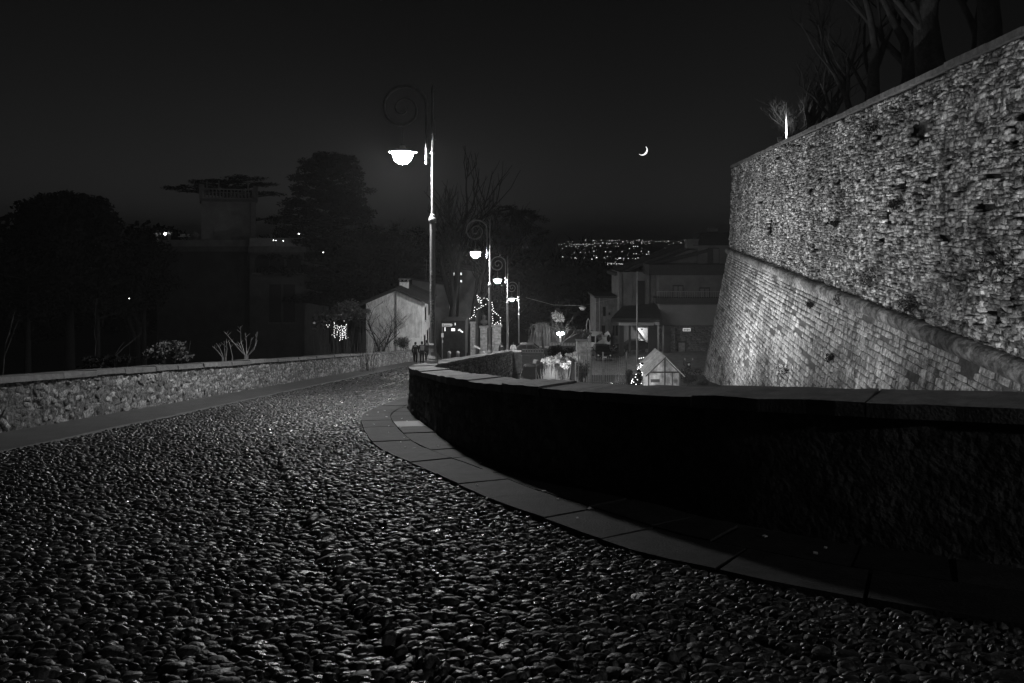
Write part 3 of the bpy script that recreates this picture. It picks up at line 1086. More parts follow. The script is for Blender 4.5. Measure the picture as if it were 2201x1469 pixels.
# ================================================================== small gabled house behind the end of the rubble parapet
M_PLAST = mat('pale_plaster', .74, .9, .25, 1.6, .5, 14, streak=.35)
M_PLAST2 = mat('grey_plaster', .12, .9, .3, .9, .4, 15)
M_DARKPL = mat('dark_plaster', .13, .9, .35, .7, .4, 10)
M_TILE = mat('roof_tile', .03, .85, .4, 6, .4, 20, island=.35)
M_WOOD = mat('dark_wood', .035, .8, .4, 8, .4, 30)
M_GLASSDARK = mat('dark_pane', .02, .12, 0, spec=.5)
M_METAL = mat('grey_metal', .18, .45, .2, 12, metal=.3)
M_WHITE = mat('white_paint', .62, .6, .08, 5)

hx0, hx1, hy0, hy1 = -13.25, -8.15, 62.0, 68.3
zb = -13.0
apex = (-10.45, -4.55)
zl, zr = -5.75, -5.55
ho = thing('gabled_house', 'small pale gabled house standing just past the end of the rubble parapet', 'house', (-10.7, 65, zb))
MB().prism([(hx0, hy0, zb), (hx1, hy0, zb), (hx1, hy0, zr), (apex[0], hy0, apex[1]), (hx0, hy0, zl)], (0, hy1 - hy0, 0)).build('wall', M_PLAST, ho)
def roof_slab(par, xa, za, xb, zb_, y0, y1, th, m, nt=0):
    r = MB().prism([(xa, y0, za), (xb, y0, zb_), (xb, y0, zb_ + th), (xa, y0, za + th)], (0, y1 - y0, 0)).build('roof', m, par)
    return r
sl = (apex[1] - zl) / (apex[0] - hx0); sr = (zr - apex[1]) / (hx1 - apex[0])
rf1 = roof_slab(ho, hx0 - .55, zl - .55 * sl + .02, apex[0], apex[1] + .02, hy0 - .4, hy1 + .3, .16, M_TILE)
rf2 = roof_slab(ho, apex[0], apex[1] + .02, hx1 + .6, zr + .6 * sr + .02, hy0 - .4, hy1 + .3, .16, M_TILE)
tt = MB()
for k in range(22):
    y = hy0 - .35 + k * .315
    for (xa, za, xb, zb2) in ((hx0 - .5, zl - .5 * sl + .19, apex[0], apex[1] + .19), (apex[0], apex[1] + .19, hx1 + .55, zr + .55 * sr + .19)):
        tt.tube([(xa, y, za), (xb, y, zb2)], .07, 5)
tag(tt.build('roof_tiles', M_TILE, ho), kind='stuff')
ch = MB().bbox(-10.55, -9.75, 64.0, 64.7, -5.2, -4.02).build('chimney', M_PLAST, rf2)
mb = MB()
for x in (-10.5, -10.15, -9.8):
    mb.bbox(x - .05, x + .05, 64.02, 64.68, -4.02, -3.78)
mb.bbox(-10.65, -9.65, 63.9, 64.8, -3.78, -3.68)
mb.build('chimney_cap', M_PLAST2, ho)
MB().tube([(apex[0] - .05, hy0 - .06, apex[1] - .15), (apex[0] - .05, hy0 - .06, zb)], .06, 8).build('downpipe', M_IRON, ho)
MB().tube([(hx0 - .55, hy0 - .4, zl - .62 * sl), (apex[0], hy0 - .42, apex[1] - .03), (hx1 + .6, hy0 - .4, zr + .62 * sr)], .05, 5).build('verge_board', M_WOOD, ho)
for (y, z0, z1) in ((64.2, -7.6, -6.35), (66.9, -7.4, -6.1), (63.6, -10.4, -8.9), (65.8, -10.2, -8.7), (67.4, -10.2, -8.7)):
    w = MB()
    w.bbox(hx1 - .03, hx1 + .03, y - .45, y + .45, z0, z1)
    wo = w.build('window', M_WOOD, ho)
    MB().bbox(hx1 + .031, hx1 + .045, y - .36, y + .36, z0 + .1, z1 - .1).build('pane', M_GLASSDARK, wo)
    MB().bbox(hx1 + .0, hx1 + .14, y - .55, y + .55, z0 - .1, z0 - .01).build('sill', M_PLAST, wo)
mb = MB().cbox((hx1 + .18, hy0 + .05, -5.98), (.16, .4, .22), .02)
mb.tube([(hx1, hy0 + .05, -5.95), (hx1 + .16, hy0 + .05, -5.98)], .02, 5)
mb.build('camera_box', M_WHITE, ho)
MB().bbox(-9.45, hx1 - .06, hy0 - .04, hy0 + .01, -10.0, -8.95).build('plaster_patch', mat('new_plaster', .78, .9, .1, 2), ho)

h2 = thing('rear_house', 'dim grey house with a flat eave and aerial behind the gabled house', 'house', (-10.5, 84, -14))
MB().prism([(-12.0, 82, -14), (-7.6, 82, -14), (-7.6, 82, -5.6), (-12.0, 82, -4.9)], (0, 7, 0)).build('wall', M_DARKPL, h2)
MB().prism([(-12.6, 81.5, -4.75), (-7.1, 81.5, -5.55), (-7.1, 81.5, -5.35), (-12.6, 81.5, -4.55)], (0, 8, 0)).build('roof', M_TILE, h2)
mb = MB()
mb.tube([(-10.35, 82, -5.1), (-10.25, 82, -2.4)], .04, 5)
for k, z in enumerate((-2.6, -3.1, -3.7)):
    mb.tube([(-10.6, 82, z), (-9.95, 82, z + .03)], .02, 4)
mb.build('aerial', M_METAL, h2)

# tall facade with two lit windows
FD = 96.0
h3 = thing('tall_facade', 'dim tall building with two pairs of lit windows behind the first lamp post', 'building', (-9.2, FD, -17))
q0 = P(968, 575, FD); q1 = P(1028, 575, FD)
MB().prism([(q0.x, FD, -17), (q1.x, FD, -17), (q1.x, FD, -4.65), (q0.x, FD, -3.85)], (0, 9, 0)).build('wall', M_DARKPL, h3)
MB().prism([(q0.x - .5, FD - .5, -3.85), (q1.x + .5, FD - .5, -4.65), (q1.x + .5, FD - .5, -4.4), (q0.x - .5, FD - .5, -3.6)], (0, 10, 0)).build('roof', M_TILE, h3)
M_LIT = emit('lit_window', 1.1)
for (px, py, w, h) in ((978, 591, 6, 9), (988, 591, 9, 9), (978, 607, 6, 6), (989, 606, 8, 7)):
    c = P(px, py, FD)
    a, c2 = w * FD / F / 2, h * FD / F / 2
    fo = MB().bbox(c.x - a - .06, c.x + a + .06, FD - .07, FD + .02, c.z - c2 - .06, c.z + c2 + .06).build('window', M_WOOD, h3)
    MB().bbox(c.x - a, c.x + a, FD - .10, FD - .075, c.z - c2, c.z + c2).build('pane', M_LIT, fo)
    mb = MB(); rs2 = random.Random(px)
    mb.bbox(c.x - .03, c.x + .03, FD - .13, FD - .105, c.z - c2, c.z + c2)
    for _ in range(2):
        mb.box((c.x + rs2.uniform(-a, a) * .7, FD - .12, c.z - c2 * rs2.uniform(.1, .9)), (.22, .02, .25))
    mb.build('mullion', M_WOOD, fo)

# ================================================================== the villa with a tower on the left
vi = thing('tower_villa', 'dark villa with a balustraded lookout tower and roof terrace among trees', 'villa', (-31, 74, -14))
VD = 72.0
def vx(px): return (px - CX) / F * VD
def vz(py): return -(py - HY) / F * VD
x0, x1, x2 = vx(338), vx(546), vx(660)
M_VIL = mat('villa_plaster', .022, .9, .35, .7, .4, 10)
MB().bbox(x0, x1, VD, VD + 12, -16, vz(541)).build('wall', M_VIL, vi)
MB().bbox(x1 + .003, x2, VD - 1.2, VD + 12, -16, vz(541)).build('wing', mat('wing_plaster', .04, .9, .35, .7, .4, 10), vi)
MB().bbox(x0 - .35, x1 - .01, VD - .35, VD + 12.3, vz(541), vz(530)).bbox(x1, x2 + .3, VD - 1.6, VD + 12.3, vz(542), vz(530.5)).build('cornice', mat('dark_stone', .06, .9, .3, 3), vi)
MB().bbox(x0, x1, VD - .05, VD + .2, vz(530), vz(516)).bbox(x1 + .01, x2 - .2, VD - 1.3, VD - 1.05, vz(530), vz(512)).build('terrace_parapet', M_PLAST2, vi)
for px in (572, 604, 640):
    w = MB()
    a = vx(px) - .75; c2 = vx(px) + .75
    arch = [(a, VD - 1.22, vz(585)), (c2, VD - 1.22, vz(585))] + [(vx(px) + .75 * cos(t), VD - 1.22, vz(562) + .75 * sin(t)) for t in [pi * k / 8 for k in range(9)]]
    w.prism(arch, (0, .05, 0))
    wo = w.build('window', M_GLASSDARK, vi)
    mb = MB()
    mb.bbox(a - .2, c2 + .2, VD - 1.42, VD - 1.2, vz(589), vz(586))
    for k in range(5):
        mb.bbox(a + .1 + k * .32, a + .17 + k * .32, VD - 1.30, VD - 1.24, vz(586), vz(575))
    mb.build('sill', mat('dark_stone'), wo)
for px, py0, py1 in ((600, 610, 690), (630, 610, 690)):
    yy_ = VD - 1.2 if px > 546 else VD
    w = MB().bbox(vx(px) - .6, vx(px) + .6, yy_ - .05, yy_ + .02, vz(py1), vz(py0)).build('window', M_GLASSDARK, vi)
    MB().bbox(vx(px) - .7, vx(px) + .7, yy_ - .16, yy_ - .04, vz(py1) - .18, vz(py1)).build('sill', mat('dark_stone'), w)
# tower, turned so that a corner shows
TD = VD + 4.2
tc = Vector(((491 - CX) / F * TD, TD, 0)); ta = R(24); hs = 2.45
def vt(py): return -(py - HY) / F * TD
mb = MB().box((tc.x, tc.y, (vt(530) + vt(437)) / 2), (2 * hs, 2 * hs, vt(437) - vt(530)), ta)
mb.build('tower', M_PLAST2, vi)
mb = MB()
for sx in (-1, 1):
    for sy in (-1, 1):
        o_ = Matrix.Rotation(ta, 3, 'Z') @ Vector((sx * hs, sy * hs, 0))
        MB().box((tc.x + o_.x, tc.y + o_.y, (vt(530) + vt(437)) / 2), (.55, .55, vt(437) - vt(530)), ta).build('pilaster', M_PLAST2, vi)
mb = MB().box((tc.x, tc.y, vt(434)), (2 * hs + .9, 2 * hs + .9, .3), ta)
mb.build('tower_cornice', mat('dark_stone'), vi)
for face in (0, 1):
    o_ = Matrix.Rotation(ta + (0 if face == 0 else -pi / 2), 3, 'Z') @ Vector((0, -hs - .03, 0))
    c = Vector((tc.x + o_.x, tc.y + o_.y, vt(478)))
    MB().box(c, (2.9, .05, 3.0), ta + (0 if face == 0 else -pi / 2)).build('blind_panel', M_DARKPL, vi)
# balustrade
ring = [Matrix.Rotation(ta, 3, 'Z') @ Vector((sx * (hs + .25), sy * (hs + .25), 0)) for sx, sy in ((-1, -1), (1, -1), (1, 1), (-1, 1))]
zb0, zb1 = vt(431), vt(411)
mb = MB(); pb = MB(); nbal = 0
for i in range(4):
    a = tc + ring[i]; c2 = tc + ring[(i + 1) % 4]
    for z, t in ((zb0 + .06, .12), (zb1, .12)):
        m_ = (a + c2) / 2
        mb.box((m_.x, m_.y, z), ((c2 - a).length, .28, t), math.atan2((c2 - a).y, (c2 - a).x))
    for k in range(1, 15):
        q = a + (c2 - a) * k / 15
        MB().lathe([(.05, 0), (.10, .2), (.10, .35), (.045, .6), (.07, .85)], 6, (q.x, q.y, zb0 + .1)).build('baluster', M_PLAST2, vi)
    MB().cbox((a.x, a.y, zb0 + .75), (.4, .4, 1.5), .03).build('newel_post', M_PLAST2, vi)
mb.build('handrail', M_PLAST2, vi)
for px in (436, 462, 487, 548):
    MB().tube([(((px - CX) / F * TD), tc.y - 2, zb1 - .1), (((px - CX) / F * TD), tc.y - 2, vt(392))], .07, 5).build('pergola_post', M_PLAST2, vi)
# lights and tables on the roof terrace
def terrace_lamp(px, py, label, r=.07, s=9):
    c = P(px, py, VD + 1)
    t = thing('terrace_lamp', label, 'lamp', (c.x, c.y, vz(516)))
    MB().tube([(c.x, c.y, vz(520)), (c.x, c.y, c.z - r)], .03, 6).build('stem', M_METAL, t)
    MB().ball(c, r, 8, 5).build('globe', emit('globe_%d' % s, s), t)
terrace_lamp(355, 503, 'brighter globe lamp at the left end of the villa roof terrace', .13, 14)
terrace_lamp(642.5, 503.5, 'globe lamp at the right end of the villa roof terrace', .09, 9)
for px, lab in ((338, 'dim potted plant at the outer corner of the villa terrace'), (364, 'lit potted plant beside the bright globe lamp'), (420, 'lit potted plant next to the tower foot'), (652, 'lit potted plant at the right end of the terrace')):
    c = P(px, 511, VD + 1.2)
    t = thing('potted_plant', lab, 'plant', (c.x, c.y, vz(517)), 'potted plants on the villa terrace')
    MB().lathe([(.12, vz(519) - c.z), (.2, .12), (.22, .12)], 8, c).build('pot', M_PLAST2, t)
    v, f = leaf_cloud([((c.x, c.y, c.z + .42), (.35, .3, .22), 70)], .07, np.random.default_rng(px))
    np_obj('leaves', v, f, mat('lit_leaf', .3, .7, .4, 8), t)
tb = thing('table_row', 'row of laid tables glinting in the light on the villa terrace', 'table', (vx(398), VD + 1.6, vz(517)))
mb = MB()
for px in (380, 392, 408, 426):
    mb.bbox(vx(px) - .5, vx(px) + .5, VD + 1.3, VD + 1.9, vz(509.5), vz(508.5))
mb.build('tabletop', M_WHITE, tb)
gl = MB(); rs3 = random.Random(5)
for px in (374, 377, 380, 383, 388, 391, 405, 410, 413, 421, 425):
    gl.lathe([(.03, 0), (.05, .1), (.03, .22 * rs3.uniform(.6, 1.3))], 6, (vx(px), VD + 1.5, vz(508.5)))
gl.build('glassware', M_WHITE, tb)
mb = MB()
for px in (380, 392, 408, 426):
    mb.bbox(vx(px) - .05, vx(px) + .05, VD + 1.55, VD + 1.65, vz(518), vz(509.5))
mb.build('table_leg', M_METAL, tb)
for px, py, lab in ((588, 517, 'tiny pair of lights on the wing terrace'), (609, 518, 'tiny single light on the wing terrace'), (695, 543, 'tiny light in the trees right of the villa'), (278, 642, 'tiny lone light in the dark garden')):
    c = P(px, py, VD - 1.9 if py < 530 else (66 if py < 600 else 40))
    t = MB().ball(c, .055 if py < 600 else .03, 8, 4)
    if px == 588: t.ball(c + Vector((.25, 0, -.02)), .04, 6, 4)
    gl_ = thing('garden_light', lab, 'light', c)
    t.build('bulb', emit('tiny_light', 5), gl_)
    MB().tube([c + Vector((0, .05, 0)), c + Vector((0, .5 if py < 530 else .05, -.05)), c + Vector((0, .55 if py < 530 else .05, -.8 if py < 530 else terrain_z(c.x, c.y) - c.z))], .012, 4).build('stem', mat('black_metal', .01, .9, 0, spec=.05), gl_)
# ================================================================== right-hand houses beyond the garden
GZ = -12.55
M_STONEDK = mat('dark_rubble', .12, .9, .5, 9, 1.0, 20, island=.4)
M_PANEL = mat('smooth_render', .20, .85, .12, .5)

def quad_box(mb, px0, px1, py0, py1, d, depth):
    a = P(px0, py1, d); b_ = P(px1, py0, d)
    return mb.bbox(a.x, b_.x, d, d + depth, a.z, b_.z)

lo_ = thing('balcony_house', 'dark stone house with a balcony and stacked roofs tucked behind the bastion corner', 'house', (19.5, 78, GZ))
mb = MB(); quad_box(mb, 1416, 1575, 592, 702, 76, 6); mb.build('wall', M_PLAST2, lo_)
a = P(1418, 700, 76); b_ = P(1575, 700, 76)
MB().bbox(a.x, b_.x, 76.3, 82, GZ - .3, a.z - .01).build('ground_floor_wall', M_WMORTAR, lo_)
T, Hh, S = rubble_rows(a.x + .1, b_.x, .1, 3.0, (.18, .34), (.25, .7), random.Random(3), .05)
n = len(T); nr = np.random.default_rng(3)
pos = np.stack([T, np.full(n, 76.31), GZ + Hh], 1)
U = np.repeat([[1., 0, 0]], n, 0); V = np.repeat([[0, 0, 1.]], n, 0); W = np.repeat([[0, -1., 0]], n, 0)
v, f = place_pieces(PP, PILLOW_F, nr.integers(0, len(PP), n), pos, U, V, W, np.stack([S[:, 0], S[:, 1], nr.uniform(.03, .08, n)], 1))
tag(np_obj('stones', v, f, M_STONEDK, lo_), kind='stuff')
mb = MB(); quad_box(mb, 1417, 1575, 655, 699, 75.6, .38); mb.build('smooth_panel', M_PANEL, lo_)
mb = MB(); quad_box(mb, 1410, 1575, 641, 653, 74.6, 1.8); mb.build('balcony_slab', M_WOOD, lo_)
mb = MB()
for px in range(1413, 1572, 5):
    c = P(px, 641, 74.75); mb.tube([c, c + Vector((0, 0, .75))], .018, 4)
c = P(1411, 627, 74.75); c2 = P(1575, 627, 74.75); mb.tube([c, c2], .03, 5)
mb.build('balcony_railing', M_IRON, lo_)
for px0, px1, py0, py1 in ((1446, 1469, 613, 640), (1503, 1526, 618, 640)):
    mb = MB(); quad_box(mb, px0, px1, py0, py1, 75.93, .1); w = mb.build('window', M_WOOD, lo_)
    mb = MB()
    for k in range(2):
        m_ = (px0 + px1) / 2
        quad_box(mb, px0 + 2 if k == 0 else m_ + 1, m_ - 1 if k == 0 else px1 - 2, py0 + 3, py1 - 1, 75.90, .04)
    mb.build('shutter', mat('grey_shutter', .13, .7, .3, 10), w)
mb = MB(); quad_box(mb, 1395, 1575, 569, 592, 74.9, 3.5); mb.build('porch_roof', M_TILE, lo_)
mb = MB()
c = [P(1400, 572, 78), P(1482, 538, 78), P(1560, 540, 78), P(1560, 600, 78), P(1400, 600, 78)]
mb.prism(c, (0, 7, 0)); mb.build('upper_wall', M_PLAST2, lo_)
def slope(px0, py0, px1, py1, th, d, depth, name, par=lo_):
    p0, p1 = P(px0, py0, d), P(px1, py1, d)
    r = MB().prism([p0, p1, p1 + Vector((0, 0, th)), p0 + Vector((0, 0, th))], (0, depth, 0)).build(name, M_TILE, par)
    t = MB()
    for k in range(int(depth / .34)):
        q = Vector((0, .1 + k * .34, th)); t.tube([p0 + q, p1 + q], .08, 5)
    t.build('roof_tile_ridges', M_TILE, r, kind='stuff')
    return r
slope(1322, 594, 1486, 531, .3, 79.5, 7, 'roof')
slope(1396, 575, 1524, 542, .3, 77.2, 2.2, 'roof')
mb = MB(); quad_box(mb, 1500, 1580, 527, 570, 77.4, 7); mb.build('dormer_wall', M_PLAST2, lo_)
p = [P(1489, 528, 76.9), P(1585, 528, 76.9), P(1585, 528, 84.9), P(1490, 528, 84.9)]
for q in p: q.z = P(0, 528, 76.9).z
zt_ = P(0, 500, 80).z
t0, t1 = Vector((p[0].x + 1.6, 79, zt_)), Vector((p[1].x, 79, zt_)); t2, t3 = t1 + Vector((0, 3.4, 0)), t0 + Vector((0, 3.4, 0))
MB().hexa([p[0], p[1], p[2], p[3], t0, t1, t2, t3]).build('hipped_roof', M_TILE, lo_)
mb = MB(); quad_box(mb, 1524, 1543, 492, 502, 80, .8); mb.build('chimney', M_DARKPL, lo_)
mb = MB(); quad_box(mb, 1477, 1501, 517, 534, 77.0, 1.2); quad_box(mb, 1474, 1503, 514.5, 517, 76.8, 1.6); mb.build('chimney', M_DARKPL, lo_)
mb = MB(); quad_box(mb, 1521, 1546, 533, 567, 77.33, .09); w = mb.build('window', M_WOOD, lo_)
mb = MB(); quad_box(mb, 1533, 1545, 535, 566, 77.30, .03); mb.build('shutter', mat('grey_shutter'), w)
mb = MB(); quad_box(mb, 1427, 1441, 700, 778, 75.4, .9); mb.build('pillar', M_PLAST2, lo_)
mb = MB(); quad_box(mb, 1441.3, 1451, 703, 778, 75.6, .7); mb.build('ivy_pillar', mat('mossy_pillar', .22, .9, .7, 6, 1, 15), lo_)
mb = MB(); quad_box(mb, 1456, 1475, 734, 775, 76.15, .2); w = mb.build('door', M_WOOD, lo_)
mb = MB(); quad_box(mb, 1458.5, 1472.5, 737, 772, 76.11, .035); mb.build('pane', mat('door_glass', .22, .2, .5, 3), w)
c = P(1476, 709, 75.5)
MB().cbox(c, (.85, .08, .34), .01).build('lit_sign', emit('sign_glow', .35), lo_)
sg = bpy.data.objects['lit_sign']
mb = MB()
for k, h in enumerate((.2, .13, .13, .2, .13, .13)):
    mb.box((c.x - .3 + k * .12, c.y - .045, c.z - .02), (.07, .012, h))
mb.build('lettering', M_INK, sg)

po = thing('portico_house', 'house with a low tiled porch roof on dark posts and a lit doorway', 'house', (14, 76, GZ))
mb = MB(); quad_box(mb, 1331, 1414, 585, 692, 78.2, 6); mb.build('wall', M_DARKPL, po)
for px0, px1 in ((1331, 1337), (1361, 1368), (1388, 1396)):
    mb = MB(); quad_box(mb, px0, px1, 588, 668, 77.9, .4); mb.build('column', M_DARKPL, po)
mb = MB(); quad_box(mb, 1369, 1386, 604, 660, 78.12, .1); w = mb.build('window', M_GLASSDARK, po)
MB().prism([P(1313, 692, 72.6), P(1418, 692, 72.6), P(1418, 690, 72.6), P(1313, 689, 72.6)], (0, .12, 0)).build('fascia', M_WOOD, po)
e0, e1 = P(1313, 689, 72.6), P(1418, 689, 72.6)
u0, u1 = P(1338, 662, 78), P(1418, 655, 78)
MB().hexa([e0, e1, u1, u0, e0 + Vector((0, 0, .2)), e1 + Vector((0, 0, .2)), u1 + Vector((0, 0, .2)), u0 + Vector((0, 0, .2))]).build('porch_roof', M_TILE, po)
mb = MB(); quad_box(mb, 1331, 1405, 693.5, 700, 73.2, .3); mb.build('pale_beam', mat('pale_beam', .36, .7, .2, 6), po)
for px0, px1 in ((1331, 1341), (1352, 1356), (1394, 1413)):
    mb = MB(); quad_box(mb, px0, px1, 700, 760, 73.25, .3); o_ = mb
    q0, q1 = P(px0, 760, 73.25), P(px1, 760, 73.25)
    mb.bbox(q0.x, q1.x, 73.25, 73.55, GZ - .2, q0.z); mb.build('post', M_WOOD, po)
mb = MB(); quad_box(mb, 1331, 1414, 700, 792, 78.4, .3); mb.build('inner_wall', M_PLAST2, po)
mb = MB(); quad_box(mb, 1371, 1395, 698.5, 704, 76.6, .3); mb.build('canopy', M_WHITE, po)
mb = MB(); quad_box(mb, 1370, 1392, 705, 770, 78.2, .15); mb.build('entrance_wall', M_WHITE, po)
mb = MB(); quad_box(mb, 1372, 1386, 733, 775, 78.05, .12); mb.build('door', M_WOOD, po)
mb = MB(); mb.prism([P(1371, 708, 77.6), P(1372, 704, 77.6), P(1393, 732, 77.6), P(1390, 736, 77.6)], (0, .3, 0)); mb.build('stair_rail', M_WHITE, po)
mb = MB(); quad_box(mb, 1357, 1368, 731, 757, 78.0, .3); mb.build('pale_notice', M_WHITE, po)
def lamp_point(name, loc, watts, par, r=.08):
    l = bpy.data.lights.new(name, 'POINT'); l.energy = watts; l.shadow_soft_size = r
    o = bpy.data.objects.new(name, l); COL.objects.link(o)
    o.parent = par; o.location = Vector(loc) - WLOC[par.name]
    return o
c = P(1379, 709, 77.2)
MB().lathe([(.05, .12), (.14, .1), (.16, 0)], 8, c).build('door_lamp', M_METAL, po)
lamp_point('door_light', c - Vector((0, .1, .12)), 60, po)

an = thing('annex_house', 'plain annex with shuttered windows, its lower wall brightly lit above the parked cars', 'house', (10.5, 83, GZ))
mb = MB(); quad_box(mb, 1281, 1334, 641, 715, 80, 6)
q0, q1 = P(1281, 715, 80), P(1334, 715, 80); mb.bbox(q0.x, q1.x, 80, 86, GZ - .2, q0.z); mb.build('wall', mat('annex_plaster', .16, .9, .35, 1.5, .5, 14, streak=.4), an)  # the wall's dimness is put into a darker plaster colour
mb = MB(); quad_box(mb, 1278, 1336, 637, 641, 79.6, 7); mb.build('roof', M_TILE, an)
for px0, px1, py0, py1 in ((1296, 1302, 660, 680), (1293, 1301, 700, 722), (1317, 1321, 700, 722), (1323, 1328, 700, 722), (1308, 1312, 672, 678)):
    mb = MB(); quad_box(mb, px0, px1, py0, py1, 79.93, .1); w = mb.build('window', M_WOOD, an)
    mb = MB(); quad_box(mb, px0 + .8, px1 - .8, py0 + 1, py1 - 1, 79.90, .025); mb.build('pane', M_GLASSDARK, w)
mb = MB(); mb.prism([P(1289, 723.5, 78.5), P(1303, 725, 78.5), P(1303, 721, 78.5), P(1310, 716, 78.5), P(1312, 720, 78.5), P(1312, 741, 78.5), P(1289, 738, 78.5)], (0, 1.49, 0)); mb.build('lit_white_porch', M_WHITE, an)  # the lit look of the porch is put into its white colour
mb = MB(); quad_box(mb, 1291, 1309, 741, 756, 79.9, .2); mb.build('garage_shade_panel', mat('shade_black', .01, 1, 0), an)  # flat black panel; the opening's shade is put into its colour
mb = MB(); mb.tube([P(1288.5, 641, 79.85), P(1288.5, 736, 79.85)], .05, 6); mb.build('downpipe', M_IRON, an)
c = P(1308, 728, 78.46)
MB().prism([c + Vector((.22 * cos(t), 0, .32 * sin(t) * 1.3)) for t in [2 * pi * k / 10 for k in range(10)]], (0, .03, 0)).build('niche_shade_panel', M_GLASSDARK, an)  # flat dark panel standing for the shade inside a niche
mb = MB(); quad_box(mb, 1275, 1283, 716, 760, 81, 3); mb.build('side_wall', M_PLAST2, an)

yv = [(.9, 58.5, GZ + .03), (26, 58.5, GZ + .03), (26, 80, GZ + .03), (.9, 80, GZ + .03)]
tag(np_obj('yard', yv, [(0, 1, 2, 3)], mat('yard_asphalt', .16, .7, .4, 2.5, .6, 40)), 'asphalt yard in front of the houses', kind='structure')
# ------------------------------------------------------------------ lamps of the yard
M_GLOW = emit('lantern_glass', 700)
tw = thing('twin_lantern', 'twin-headed yard lantern glaring beside the pale garden wall', 'lantern', (4.35, 62, GZ))
for px in (1200, 1209):
    c = P(px, 717, 62); MB().ball(c, .12, 8, 6).build('globe', M_GLOW, tw, True)
    MB().lathe([(.13, .10), (.15, .12), (.05, .2)], 8, c).build('cap', M_IRON, tw)
c = P(1204.5, 722, 62)
mb = MB().tube([(c.x, 62, GZ), (c.x, 62, c.z)], .06, 8)
mb.tube([P(1200, 722, 62), c, P(1209, 722, 62)], .03, 5); mb.tube([P(1200, 722, 62), P(1200, 719, 62)], .03, 5); mb.tube([P(1209, 722, 62), P(1209, 719, 62)], .03, 5)
mb.build('post', M_IRON, tw)

hl = thing('hanging_lamp', 'unlit pendant lamp hanging from a cable above the yard', 'lamp', P(1252, 663, 66))
c = P(1252, 663, 66)
MB().lathe([(.05, .22), (.18, .17), (.33, .1), (.35, .05), (.16, -.18), (.05, -.2)], 12, c).build('lamp_shade', M_PALEIRON, hl, True)
MB().tube([P(1130, 640, 66), P(1190, 656, 66), c + Vector((0, 0, .25)), P(1330, 640, 77)], .012, 4).build('cable', M_IRON, hl)

fp = thing('flagpole', 'slim bare pole standing in front of the portico house', 'pole', (12.1, 66, GZ))
c = P(1369.5, 586, 66)
MB().tube([(c.x, 66, GZ), (c.x, 66, -8), c], [.11, .085, .055], 8).build('pole', mat('pole_grey', .22, .6, .2, 5), fp, True)
MB().ball(c + Vector((0, 0, .05)), .08, 8, 5).build('finial', mat('pole_grey'), fp)

